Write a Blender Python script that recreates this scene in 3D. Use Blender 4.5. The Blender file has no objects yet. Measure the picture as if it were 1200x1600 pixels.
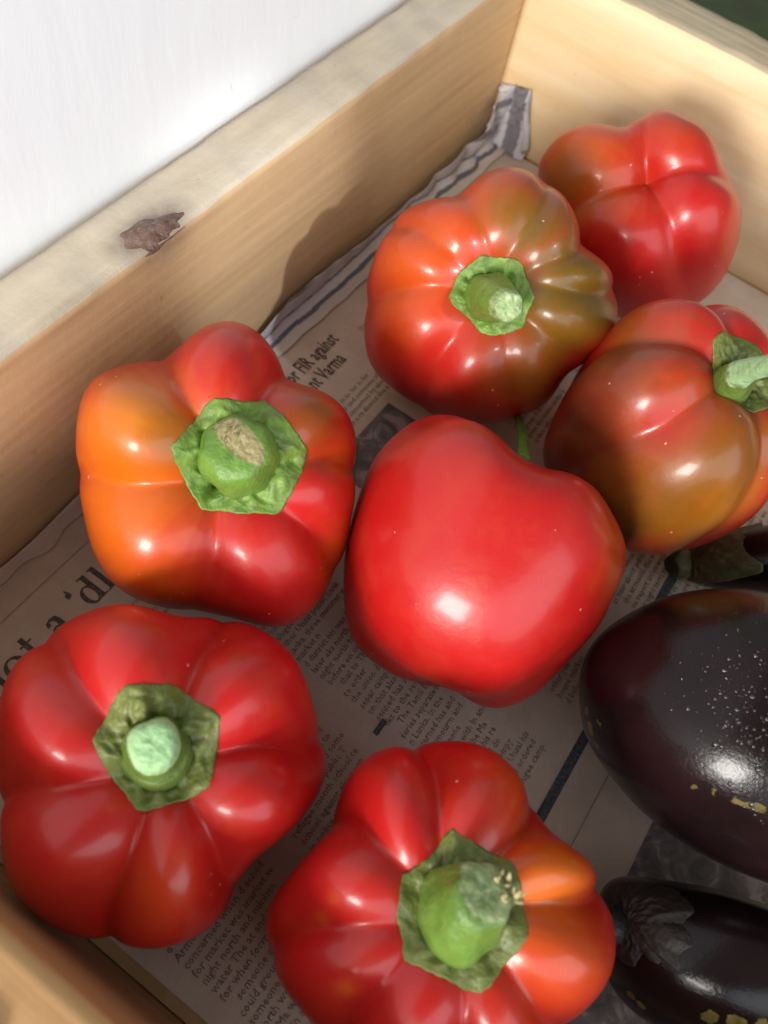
import bpy, bmesh, math, random
import numpy as np
from mathutils import Vector, Matrix
from mathutils.bvhtree import BVHTree

S = bpy.context.scene
COL = S.collection

# ------------------------------------------------------------------ camera, light, exposure
cam_data = bpy.data.cameras.new('camera')
cam = bpy.data.objects.new('camera', cam_data)
COL.objects.link(cam)
R = Matrix(((0.8135, -0.5532, 0.1796), (0.5648, 0.6778, -0.4707), (0.1386, 0.4844, 0.8638)))
cam.matrix_world = Matrix.Translation((0, 0, 0.27)) @ R.to_4x4()
cam_data.sensor_fit = 'VERTICAL'
cam_data.sensor_height = 36.0
cam_data.sensor_width = 27.0
cam_data.lens = 36.0 * 1250 / 1600
cam_data.clip_start = 0.01
cam_data.clip_end = 50
cam_data.dof.use_dof = True
cam_data.dof.focus_distance = 0.25
cam_data.dof.aperture_fstop = 12.0
S.camera = cam

W = bpy.data.worlds.new('World')
S.world = W
W.use_nodes = True
W.node_tree.nodes['Background'].inputs[0].default_value = (1.0, 0.93, 0.86, 1)
W.node_tree.nodes['Background'].inputs[1].default_value = 0.29

def area(name, loc, target, sx, sy, power, color, spread=180):
    l = bpy.data.lights.new(name, 'AREA')
    l.shape = 'RECTANGLE'; l.size = sx; l.size_y = sy
    l.energy = power; l.color = color; l.spread = math.radians(spread)
    o = bpy.data.objects.new(name, l); COL.objects.link(o)
    o.location = loc
    d = Vector(target) - Vector(loc)
    o.rotation_euler = d.to_track_quat('-Z', 'Y').to_euler()
    return o
area('window_light', (0.04, -1.12, 0.52), (-0.08, 0.28, 0.07), 0.36, 0.36, 23.0, (1.0, 0.96, 0.90))
area('side_fill_light', (1.2, -0.55, 0.62), (-0.16, 0.10, 0.10), 2.2, 1.5, 27.0, (0.82, 0.92, 1.0))  # added broad fill from the right, brightens the wall and long board
spot = bpy.data.lights.new('pane_light', 'SPOT')
spot.energy = 11.0; spot.color = (0.86, 0.92, 1.0); spot.spot_size = math.radians(9.5); spot.spot_blend = 0.7; spot.shadow_soft_size = 0.012
so = bpy.data.objects.new('pane_light', spot); COL.objects.link(so)
so.location = (0.42, 0.10, 0.50)
so.rotation_euler = (Vector((-0.148, 0.193, 0.05)) - so.location).to_track_quat('-Z', 'Y').to_euler()

S.view_settings.view_transform = 'Standard'
S.view_settings.look = 'None'
S.view_settings.exposure = 0.0
S.view_settings.gamma = 1.0
S.cycles.max_bounces = 8

# ------------------------------------------------------------------ shape tools
def unit(v):
    v=np.array(v,float); return v/np.linalg.norm(v)
def lobed_grid(ax, e1, half, rc, depth, k, cav, cavb, taper, grooves, box=0.85, full=0.6, nt=176, npsi=96, lump=0.0, seed=0):
    """unit-width lobed fruit, a soft union of one swelling per lobe: rows of psi from the stem end to the blossom end"""
    ax=unit(ax); e1=np.array(e1,float); e1=unit(e1-ax*(e1@ax)); e2=np.cross(ax,e1)
    th=np.arange(nt)/nt*2*math.pi
    ps=np.linspace(0.012,math.pi-0.012,npsi)
    T,P=np.meshgrid(th,ps)
    s,c=np.sin(P),np.cos(P)
    r=np.random.RandomState(seed)
    if grooves:
        g=sorted([(q[0]%360,q[1]) for q in grooves]); n=len(g); tot=0; ar=1-rc
        wob=T+np.radians(3.0)*np.sin(3.7*P+seed)
        for i in range(n):
            a0,d0=g[i]; a1,d1=g[(i+1)%n]
            if a1<=a0: a1+=360
            mid=math.radians((a0+a1)/2); w=math.radians((a1-a0)/2); d=depth*(d0+d1)/2
            w=min(w,1.25)
            x,y=(1-d)*math.cos(w),(1-d)*math.sin(w)
            at=y/math.sqrt(max(0.05,1-((x-rc)/ar)**2))
            sz=1+r.uniform(-.03,.03); ah=1+r.uniform(-.07,.07)
            # distance along each direction to the far side of this swelling
            ur=s*np.cos(wob-mid); ut=s*np.sin(wob-mid); uh=c
            A=(ur/ar)**2+(ut/at)**2+(uh/ah)**2; B=-2*ur*rc/ar**2; C0=(rc/ar)**2-1
            t=(-B+np.sqrt(B*B-4*A*C0))/(2*A)*sz
            tot=tot+t**k
        rr=tot**(1.0/k)
        env=rr.max(axis=1,keepdims=True); rr=rr+(env-rr)*full*s**5   # flanks fuller than the shoulders
    else:
        rr=np.ones_like(T)
    rho=rr*s; h=rr*c
    h=np.sign(h)*np.abs(h)**box
    wt=1/(1+np.exp(-c*5))
    h=h-cav*np.exp(-(rho/0.30)**2)*wt+cavb*np.exp(-(rho/0.26)**2)*(1-wt)
    rho=rho*(1+taper*h)
    if lump:
        L=np.zeros_like(T)
        for q in range(22):
            d=unit(r.normal(size=3)); v=s*np.cos(T)*d[0]+s*np.sin(T)*d[1]+c*d[2]
            L+=r.uniform(-1,1)*np.exp(-((1-v)/0.07))
        rho=rho*(1+lump*L); h=h*(1+lump*L*0.7)
    V=(rho*np.cos(T))[...,None]*e1+(rho*np.sin(T))[...,None]*e2+(half*h)[...,None]*ax
    return V,T,P
def fit_outline(V, fwd, right, warp, rim, scale=1.0):  # stretches across the line of sight to an outline traced in image pixels
    """scale the girth across the line of sight from the camera so that the outline follows the table `warp` (n values by angle);
    `rim` is the outline before scaling, so that the middle of the face keeps its own form"""
    f=unit(fwd); r=unit(np.array(right)-f*(np.array(right)@f)); u=np.cross(r,f)
    x=V@r; y=V@u; z=V@f
    a=np.arctan2(y,x)/(2*math.pi)*len(warp); i=np.floor(a).astype(int); t=a-i; n=len(warp)
    def cub(w):
        w=np.array(w); p0,p1,p2,p3=w[(i-1)%n],w[i%n],w[(i+1)%n],w[(i+2)%n]
        return p1+0.5*t*(p2-p0+t*(2*p0-5*p1+4*p2-p3+t*(3*(p1-p2)+p3-p0)))
    k=cub(warp); R=np.sqrt(x*x+y*y); m=float(np.mean(warp))
    g=np.clip(R/(cub(rim)*scale),0,1)**1.8
    k=m+(k-m)*g
    return (x*k)[...,None]*r+(y*k)[...,None]*u+z[...,None]*f
def grid_mesh(V):
    npsi,nt=V.shape[:2]
    v=[V[0].mean(0)]+list(V.reshape(-1,3))+[V[-1].mean(0)]
    i=np.arange(npsi-1)[:,None]*nt+1; j=np.arange(nt)[None,:]; j2=(j+1)%nt
    q=np.stack([i+j,i+nt+j,i+nt+j2,i+j2],-1).reshape(-1,4).tolist()
    j=np.arange(nt); last=len(v)-1; b=1+(npsi-1)*nt
    q+=[[0,1+a,1+(a+1)%nt] for a in j]+[[last,b+(a+1)%nt,b+a] for a in j]
    return np.array(v),q

# shapes and places of the fruit from image pixels, scaled about the camera, metres
FRUIT = {
 'tl': {"half": 0.86, "rc": 0.43, "depth": 0.4, "k": 34, "box": 0.86, "full": 0.5, "cav": 0.08, "cavb": 0.0, "taper": 0.05, "grooves": [[121, 0.81, 40, 0.75], [54, 0.81, 38, 0.7], [4, 0.28, 30, 0.62], [184, 0.56, 40, 0.79], [-36, 0.56, 42, 0.62], [262, 0.45, 46, 0.31]], "lump": 0.012, "seed": 3, "axis": [0.3717, -0.2872, 0.8828], "e1": [0.7544, 0.6553, -0.0368], "size": 0.04628, "centre": [-0.09622, 0.09819, 0.04605], "fwd": [-0.36616, 0.37365, -0.85224], "right": [0.75445, 0.65533, -0.03682], "warp": [1.009, 1.017, 1.005, 0.987, 0.971, 0.958, 0.947, 0.937, 0.928, 0.92, 0.923, 0.943, 0.97, 0.992, 1.006, 1.015, 1.018, 1.016, 1.009, 0.997, 0.981, 0.968, 0.967, 0.973, 0.975, 0.973, 0.974, 0.978, 0.976, 0.967, 0.952, 0.94, 0.936, 0.941, 0.953, 0.964, 0.967, 0.957, 0.94, 0.927, 0.922, 0.925, 0.933, 0.944, 0.957, 0.972, 0.983, 0.989, 0.992, 0.996, 1.004, 1.011, 1.012, 1.001, 0.99, 0.993, 1.016, 1.055, 1.097, 1.128, 1.144, 1.152, 1.158, 1.16, 1.146, 1.106, 1.049, 0.996, 0.96, 0.948, 0.958, 0.984], "rim": [0.952, 0.955, 0.987, 1.012, 1.027, 1.031, 1.029, 1.018, 0.996, 0.966, 0.932, 0.897, 0.92, 0.956, 0.989, 1.01, 1.02, 1.021, 1.017, 1.004, 0.982, 0.954, 0.921, 0.888, 0.915, 0.946, 0.974, 0.998, 1.015, 1.023, 1.024, 1.023, 1.013, 0.995, 0.973, 0.945, 0.912, 0.919, 0.936, 0.951, 0.963, 0.975, 0.985, 0.992, 0.995, 0.995, 0.993, 0.987, 0.978, 0.965, 0.949, 0.931, 0.912, 0.931, 0.953, 0.973, 0.987, 0.996, 0.998, 0.998, 0.992, 0.981, 0.965, 0.945, 0.922, 0.953, 0.981, 0.999, 1.006, 1.006, 0.999, 0.981], "blobs": [[-0.0123, -0.0206, 0.0438, 0.02, 1, 1], [-0.0084, -0.0151, 0.0444, 0.0126, 4, 0.6], [-0.007, -0.0291, 0.0293, 0.0168, 1, 1], [-0.0064, 0.0, 0.0425, 0.0074, 0, 0.5], [0.0127, -0.0446, 0.0042, 0.0126, 0, 0.5], [-0.0035, -0.0426, 0.0176, 0.021, 1, 0.75], [0.0057, -0.0278, 0.0293, 0.0105, 1, 0.5], [0.0243, 0.0126, 0.0388, 0.0126, 2, 0.8], [0.0225, 0.0212, 0.0374, 0.0084, 3, 0.5], [0.0003, -0.0178, 0.0406, 0.0084, 3, 0.55], [0.0333, 0.0182, 0.0211, 0.0084, 1, 0.5], [0.0147, -0.0433, 0.0092, 0.0126, 1, 0.3], [0.0232, -0.0253, 0.0201, 0.0126, 0, 0.5], [0.0006, 0.0191, 0.0417, 0.0126, 0, 1], [0.047, 0.0026, 0.002, 0.0126, 1, 0.35]], "calyx": {"o": [-0.08251, 0.09389, 0.07517], "n": [0.3357, -0.2599, 0.9054], "b1": [0.7387, 0.669, -0.0818], "radii": [0.01848, 0.01899, 0.01791, 0.01713, 0.01659, 0.01626, 0.01611, 0.01612, 0.01625, 0.01656, 0.01707, 0.01777, 0.01685, 0.01619, 0.01574, 0.01548, 0.01564, 0.01602, 0.0166, 0.01742, 0.0174, 0.01672, 0.01625, 0.01599, 0.0159, 0.01599, 0.01626, 0.01691, 0.01781, 0.01904, 0.01834, 0.0176, 0.01701, 0.01663, 0.01643, 0.01642, 0.01654, 0.01683, 0.01733, 0.01778, 0.01678, 0.01605, 0.0156, 0.01546, 0.0155, 0.01571, 0.0159, 0.01604, 0.01636, 0.01719, 0.0184, 0.01906, 0.01822, 0.01763, 0.01726, 0.01709, 0.01711, 0.01732, 0.01755, 0.0179]}, "stem": [[-0.08225, 0.09413, 0.07514, 0.01037], [-0.08148, 0.09275, 0.07888, 0.01129], [-0.08029, 0.09066, 0.08446, 0.01063], [-0.0801, 0.08952, 0.08848, 0.00871]]},
 'bl': {"half": 0.84, "rc": 0.44, "depth": 0.5, "k": 34, "box": 0.86, "full": 0.5, "cav": 0.08, "cavb": 0.0, "taper": 0.04, "grooves": [[76, 0.69, 40, 0.79], [12, 0.73, 42, 0.75], [-53, 0.67, 42, 0.62], [-104, 0.67, 38, 0.8, 6], [189, 0.67, 42, 0.79, 8], [136, 0.4, 40, 0.35]], "lump": 0.012, "seed": 4, "axis": [0.1399, -0.0477, 0.989], "e1": [0.7873, 0.6062, -0.1124], "size": 0.04394, "centre": [-0.04848, 0.02013, 0.03905], "fwd": [-0.20468, 0.085, -0.97513], "right": [0.78731, 0.60623, -0.11242], "warp": [1.074, 1.132, 1.162, 1.151, 1.109, 1.061, 1.025, 1.005, 1.001, 1.01, 1.029, 1.056, 1.09, 1.125, 1.143, 1.124, 1.064, 0.997, 0.956, 0.947, 0.962, 0.992, 1.029, 1.072, 1.117, 1.164, 1.202, 1.215, 1.191, 1.139, 1.081, 1.03, 0.993, 0.973, 0.966, 0.972, 0.988, 1.006, 1.011, 0.994, 0.964, 0.939, 0.926, 0.924, 0.928, 0.936, 0.948, 0.965, 0.988, 1.015, 1.039, 1.046, 1.027, 0.99, 0.952, 0.925, 0.913, 0.914, 0.924, 0.935, 0.94, 0.925, 0.883, 0.828, 0.787, 0.771, 0.777, 0.798, 0.834, 0.882, 0.941, 1.006], "rim": [0.953, 0.918, 0.881, 0.878, 0.917, 0.957, 0.992, 1.018, 1.032, 1.034, 1.031, 1.015, 0.987, 0.95, 0.913, 0.9, 0.937, 0.973, 1.005, 1.028, 1.041, 1.043, 1.041, 1.029, 1.009, 0.983, 0.953, 0.92, 0.943, 0.981, 1.008, 1.023, 1.027, 1.027, 1.017, 0.998, 0.97, 0.939, 0.904, 0.918, 0.953, 0.984, 1.009, 1.024, 1.03, 1.03, 1.025, 1.011, 0.989, 0.96, 0.925, 0.89, 0.893, 0.933, 0.97, 0.996, 1.007, 1.007, 0.998, 0.972, 0.934, 0.89, 0.871, 0.908, 0.945, 0.977, 1.002, 1.017, 1.02, 1.019, 1.007, 0.984], "blobs": [[0.022, -0.0232, 0.0282, 0.0114, 1, 0.25]], "calyx": {"o": [-0.0478, 0.02081, 0.06753], "n": [0.1301, -0.018, 0.9913], "b1": [0.7901, 0.606, -0.0927], "radii": [0.01447, 0.01467, 0.01495, 0.01538, 0.01602, 0.01546, 0.01467, 0.01411, 0.01373, 0.01365, 0.01382, 0.01416, 0.01468, 0.01478, 0.01434, 0.01408, 0.01398, 0.01407, 0.01439, 0.0149, 0.01562, 0.01524, 0.01461, 0.01417, 0.01391, 0.01365, 0.01353, 0.01356, 0.01374, 0.01408, 0.01361, 0.01285, 0.0123, 0.01192, 0.01169, 0.01154, 0.01132, 0.01124, 0.01127, 0.01144, 0.01174, 0.01224, 0.01301, 0.01406, 0.01428, 0.01376, 0.01342, 0.01324, 0.0132, 0.01333, 0.01365, 0.01414, 0.01468, 0.0151, 0.01573, 0.01542, 0.01494, 0.01464, 0.01451, 0.01443]}, "stem": [[-0.04727, 0.02066, 0.06746, 0.00936], [-0.04653, 0.0204, 0.0724, 0.00849], [-0.04645, 0.02035, 0.07542, 0.00708], [-0.04517, 0.01977, 0.08331, 0.0051]]},
 'bottom': {"half": 0.86, "rc": 0.43, "depth": 0.4, "k": 34, "box": 0.86, "full": 0.5, "cav": 0.08, "cavb": 0.0, "taper": 0.04, "grooves": [[97, 0.62, 38, 0.75], [44, 0.65, 34, 0.66], [5, 0.62, 34, 0.75], [-42, 0.62, 36, 0.7], [-84, 0.56, 36, 0.7], [-133, 0.47, 36, 0.53], [190, 0.47, 32, 0.66], [143, 0.65, 36, 0.7]], "lump": 0.012, "seed": 5, "axis": [-0.0647, -0.0783, 0.9948], "e1": [0.807, 0.557, 0.1963], "size": 0.0417, "centre": [0.03172, 0.03563, 0.03855], "fwd": [0.13423, 0.15076, -0.97941], "right": [0.807, 0.55696, 0.19633], "warp": [1.125, 1.132, 1.097, 1.026, 0.948, 0.892, 0.869, 0.886, 0.934, 0.982, 1.005, 1.008, 1.007, 1.01, 1.017, 1.028, 1.043, 1.064, 1.091, 1.107, 1.097, 1.066, 1.029, 0.999, 0.976, 0.958, 0.942, 0.93, 0.92, 0.903, 0.882, 0.87, 0.879, 0.907, 0.952, 1.011, 1.074, 1.124, 1.142, 1.12, 1.07, 1.016, 0.977, 0.959, 0.961, 0.977, 0.989, 0.983, 0.961, 0.934, 0.912, 0.901, 0.9, 0.912, 0.934, 0.956, 0.965, 0.953, 0.933, 0.92, 0.924, 0.944, 0.977, 1.011, 1.029, 1.024, 1.011, 1.007, 1.016, 1.037, 1.065, 1.097], "rim": [0.968, 0.931, 0.926, 0.974, 1.006, 1.015, 1.014, 0.997, 0.963, 0.919, 0.935, 0.97, 0.998, 1.017, 1.022, 1.022, 1.014, 0.995, 0.967, 0.933, 0.921, 0.96, 0.99, 1.012, 1.018, 1.018, 1.009, 0.986, 0.952, 0.916, 0.95, 0.979, 1.003, 1.016, 1.018, 1.014, 0.999, 0.972, 0.939, 0.941, 0.974, 0.996, 1.003, 1.002, 0.989, 0.962, 0.926, 0.942, 0.968, 0.986, 0.996, 0.998, 0.995, 0.985, 0.966, 0.939, 0.921, 0.961, 0.995, 1.015, 1.019, 1.018, 1.002, 0.971, 0.931, 0.961, 0.996, 1.021, 1.031, 1.031, 1.021, 0.999], "blobs": [[0.0155, 0.0177, 0.0363, 0.0113, 1, 1], [0.0111, 0.0113, 0.0367, 0.0066, 1, 0.9], [0.025, 0.0069, 0.0354, 0.017, 1, 0.35], [-0.004, 0.029, 0.0328, 0.0104, 1, 0.3], [-0.0121, -0.0286, 0.0263, 0.0023, 1, 0.5], [-0.0244, -0.0202, 0.0243, 0.0019, 1, 0.4], [-0.0252, -0.0162, 0.0298, 0.0017, 1, 0.35]], "calyx": {"o": [0.03265, 0.0343, 0.06442], "n": [-0.0761, -0.062, 0.9952], "b1": [0.8186, 0.5659, 0.0979], "radii": [0.01416, 0.01409, 0.01417, 0.01431, 0.01445, 0.01476, 0.01525, 0.01573, 0.01508, 0.01463, 0.01437, 0.01427, 0.01432, 0.01473, 0.01536, 0.01622, 0.01771, 0.01662, 0.01524, 0.01435, 0.01387, 0.01356, 0.0137, 0.01411, 0.0147, 0.01553, 0.0151, 0.01482, 0.01471, 0.01476, 0.01499, 0.01479, 0.01462, 0.01461, 0.01486, 0.01562, 0.0163, 0.01532, 0.0146, 0.01412, 0.01383, 0.01369, 0.01372, 0.01401, 0.01448, 0.01513, 0.01551, 0.01609, 0.01567, 0.01489, 0.01434, 0.01397, 0.01384, 0.01386, 0.01403, 0.01433, 0.01466, 0.01518, 0.0148, 0.01439]}, "stem": [[0.03283, 0.03345, 0.06438, 0.00979], [0.03217, 0.03342, 0.06834, 0.01026], [0.03152, 0.03359, 0.07433, 0.00997], [0.03137, 0.03497, 0.08044, 0.00844], [0.03173, 0.03689, 0.08662, 0.00668]]},
 'uc': {"half": 0.86, "rc": 0.42, "depth": 0.31, "k": 40, "box": 0.86, "full": 0.5, "cav": 0.08, "cavb": 0.0, "taper": 0.06, "grooves": [[110, 0.66, 40, 0.7], [60, 0.24, 22, 0.6], [27, 0.45, 30, 0.6], [-1, 0.5, 30, 0.65], [-36, 0.52, 34, 0.65], [-78, 0.2, 24, 0.6], [-121, 0.6, 38, 0.65], [179, 0.55, 40, 0.75], [148, 0.16, 28, 0.1]], "lump": 0.012, "seed": 6, "axis": [0.2031, -0.664, 0.7197], "e1": [0.8481, 0.4777, 0.2292], "size": 0.04697, "centre": [-0.06798, 0.22615, 0.05018], "fwd": [-0.21071, 0.70097, -0.68135], "right": [0.84809, 0.47772, 0.22919], "warp": [0.984, 0.96, 0.908, 0.847, 0.798, 0.771, 0.767, 0.775, 0.786, 0.802, 0.825, 0.857, 0.89, 0.913, 0.92, 0.917, 0.911, 0.901, 0.888, 0.871, 0.852, 0.834, 0.827, 0.832, 0.844, 0.861, 0.886, 0.919, 0.956, 0.986, 0.996, 0.988, 0.977, 0.977, 0.992, 1.022, 1.057, 1.084, 1.097, 1.103, 1.109, 1.118, 1.127, 1.128, 1.125, 1.125, 1.134, 1.148, 1.154, 1.14, 1.112, 1.082, 1.058, 1.044, 1.04, 1.044, 1.051, 1.049, 1.029, 0.995, 0.957, 0.918, 0.883, 0.876, 0.908, 0.956, 0.986, 0.994, 0.989, 0.982, 0.981, 0.985], "rim": [0.974, 0.997, 1.026, 1.035, 1.033, 1.015, 0.994, 1.02, 1.037, 1.042, 1.042, 1.031, 1.01, 0.982, 1.002, 1.018, 1.029, 1.033, 1.033, 1.029, 1.018, 1.001, 0.979, 0.967, 0.991, 1.007, 1.013, 1.013, 1.006, 0.989, 0.978, 1.001, 1.014, 1.017, 1.015, 1.003, 0.98, 0.951, 0.968, 0.986, 1.0, 1.008, 1.01, 1.01, 1.004, 0.993, 0.977, 0.957, 0.954, 0.977, 0.997, 1.01, 1.017, 1.017, 1.014, 1.002, 0.984, 0.973, 0.991, 1.005, 1.014, 1.016, 1.016, 1.01, 0.998, 0.979, 0.981, 1.007, 1.021, 1.022, 1.019, 1.003], "blobs": [[-0.02, -0.0333, 0.0288, 0.0284, 6, 0.9], [-0.0091, -0.0481, 0.0111, 0.0155, 6, 0.5], [-0.0086, -0.0083, 0.0443, 0.0129, 6, 0.9], [0.0076, -0.0011, 0.0443, 0.0181, 2, 1], [0.0081, -0.0093, 0.0417, 0.0077, 3, 0.8], [0.0295, -0.0117, 0.0349, 0.0181, 3, 1], [0.0392, -0.0044, 0.0271, 0.0129, 3, 0.9], [0.0352, -0.0236, 0.0239, 0.0155, 3, 1], [0.0244, -0.0223, 0.0305, 0.0129, 3, 0.9], [0.0338, -0.0347, 0.0094, 0.0142, 2, 1], [0.0181, -0.0415, 0.0132, 0.0129, 2, 0.7], [0.0063, -0.0457, 0.0076, 0.0129, 0, 0.9], [-0.0088, -0.0506, -0.0109, 0.0155, 0, 0.8], [0.0199, -0.0474, -0.0087, 0.0129, 5, 0.5], [-0.0022, -0.0103, 0.0441, 0.0077, 3, 0.6]], "calyx": {"o": [-0.06084, 0.20301, 0.07032], "n": [0.1981, -0.6583, 0.7262], "b1": [0.8443, 0.491, 0.2147], "radii": [0.01408, 0.0136, 0.01328, 0.01311, 0.01306, 0.01314, 0.01337, 0.01377, 0.01435, 0.01471, 0.01469, 0.01415, 0.01372, 0.01346, 0.01336, 0.01345, 0.01369, 0.01409, 0.01428, 0.01382, 0.01353, 0.01339, 0.01341, 0.01357, 0.01389, 0.01393, 0.01377, 0.01376, 0.0139, 0.0142, 0.01468, 0.01389, 0.0133, 0.0124, 0.01161, 0.01102, 0.0106, 0.01032, 0.01041, 0.01066, 0.01105, 0.01159, 0.01234, 0.01247, 0.01251, 0.01268, 0.01286, 0.01286, 0.01301, 0.01329, 0.01346, 0.01378, 0.01429, 0.01466, 0.01398, 0.01351, 0.01321, 0.01318, 0.01332, 0.01362]}, "stem": [[-0.06136, 0.20234, 0.06985, 0.00885], [-0.06053, 0.19909, 0.07357, 0.0087], [-0.0574, 0.19482, 0.07848, 0.00759], [-0.05322, 0.19048, 0.08304, 0.00588], [-0.04954, 0.18671, 0.08689, 0.00468]]},
 'centre': {"half": 1.0, "rc": 0.36, "depth": 0.26, "k": 24, "box": 0.86, "full": 0.45, "cav": 0.05, "cavb": 0.0, "taper": 0.1, "grooves": [[-90, 0.16, 60, 0.0], [-22, 0.34, 34, 0.35, 0, 1], [-162, 0.22, 40, 0.14, 0, 1], [90, 0.56, 40, 0.44], [150, 0.34, 40, 0.44], [30, 0.45, 40, 0.44]], "lump": 0.012, "seed": 7, "axis": [-0.2408, 0.8865, 0.3952], "e1": [0.8252, 0.5069, 0.2492], "size": 0.04474, "centre": [-0.01089, 0.12875, 0.04421], "fwd": [-0.04186, 0.4949, -0.86794], "right": [0.82521, 0.50688, 0.24922], "warp": [0.905, 0.893, 0.872, 0.847, 0.824, 0.809, 0.8, 0.793, 0.781, 0.759, 0.734, 0.716, 0.712, 0.723, 0.746, 0.779, 0.817, 0.859, 0.899, 0.932, 0.955, 0.971, 0.983, 0.989, 0.992, 0.994, 0.997, 1.001, 1.001, 0.998, 0.996, 0.996, 0.997, 0.998, 0.999, 1.0, 1.0, 1.0, 0.999, 1.0, 1.003, 1.006, 1.002, 0.988, 0.969, 0.955, 0.953, 0.961, 0.969, 0.969, 0.956, 0.935, 0.919, 0.914, 0.916, 0.915, 0.909, 0.901, 0.893, 0.882, 0.872, 0.865, 0.863, 0.865, 0.872, 0.882, 0.891, 0.895, 0.895, 0.895, 0.899, 0.905], "rim": [1.104, 1.127, 1.148, 1.165, 1.18, 1.187, 1.188, 1.185, 1.174, 1.15, 1.112, 1.062, 1.038, 1.019, 0.999, 0.984, 1.001, 1.045, 1.093, 1.128, 1.156, 1.171, 1.175, 1.175, 1.171, 1.161, 1.144, 1.127, 1.107, 1.086, 1.064, 1.046, 1.033, 1.023, 1.02, 1.024, 1.031, 1.043, 1.055, 1.07, 1.085, 1.099, 1.109, 1.116, 1.117, 1.115, 1.103, 1.08, 1.07, 1.056, 1.03, 1.048, 1.065, 1.099, 1.117, 1.122, 1.122, 1.115, 1.101, 1.087, 1.071, 1.054, 1.041, 1.029, 1.02, 1.014, 1.012, 1.016, 1.025, 1.041, 1.059, 1.082], "blobs": [[0.033, 0.0116, 0.0233, 0.0114, 1, 0.55], [0.0162, 0.0256, 0.0278, 0.0094, 1, 0.35]], "calyx": {"o": [-0.01753, 0.15442, 0.06137], "n": [-0.1945, 0.6595, 0.7261], "b1": [0.9564, 0.2919, -0.009], "radii": [0.00383, 0.00399, 0.00422, 0.00453, 0.00494, 0.00546, 0.00592, 0.00655, 0.00743, 0.00868, 0.01057, 0.01372, 0.01985, 0.02799, 0.03409, 0.03396, 0.02306, 0.01559, 0.01187, 0.00967, 0.00823, 0.00724, 0.00652, 0.00599, 0.0056, 0.00531, 0.00511, 0.00497, 0.00489, 0.00486, 0.00489, 0.00497, 0.00511, 0.00513, 0.00514, 0.00521, 0.00534, 0.00553, 0.00581, 0.00619, 0.0067, 0.00739, 0.00834, 0.0097, 0.01173, 0.01135, 0.0087, 0.00712, 0.00608, 0.00536, 0.00484, 0.00445, 0.00416, 0.00395, 0.0038, 0.0037, 0.00365, 0.00363, 0.00366, 0.00372]}, "stem": [[-0.02002, 0.16765, 0.04869, 0.00267], [-0.0231, 0.17412, 0.04612, 0.00182], [-0.02775, 0.18706, 0.03725, 0.00168], [-0.03413, 0.19929, 0.02857, 0.00151], [-0.03675, 0.20159, 0.02716, 0.00127]]},
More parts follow.
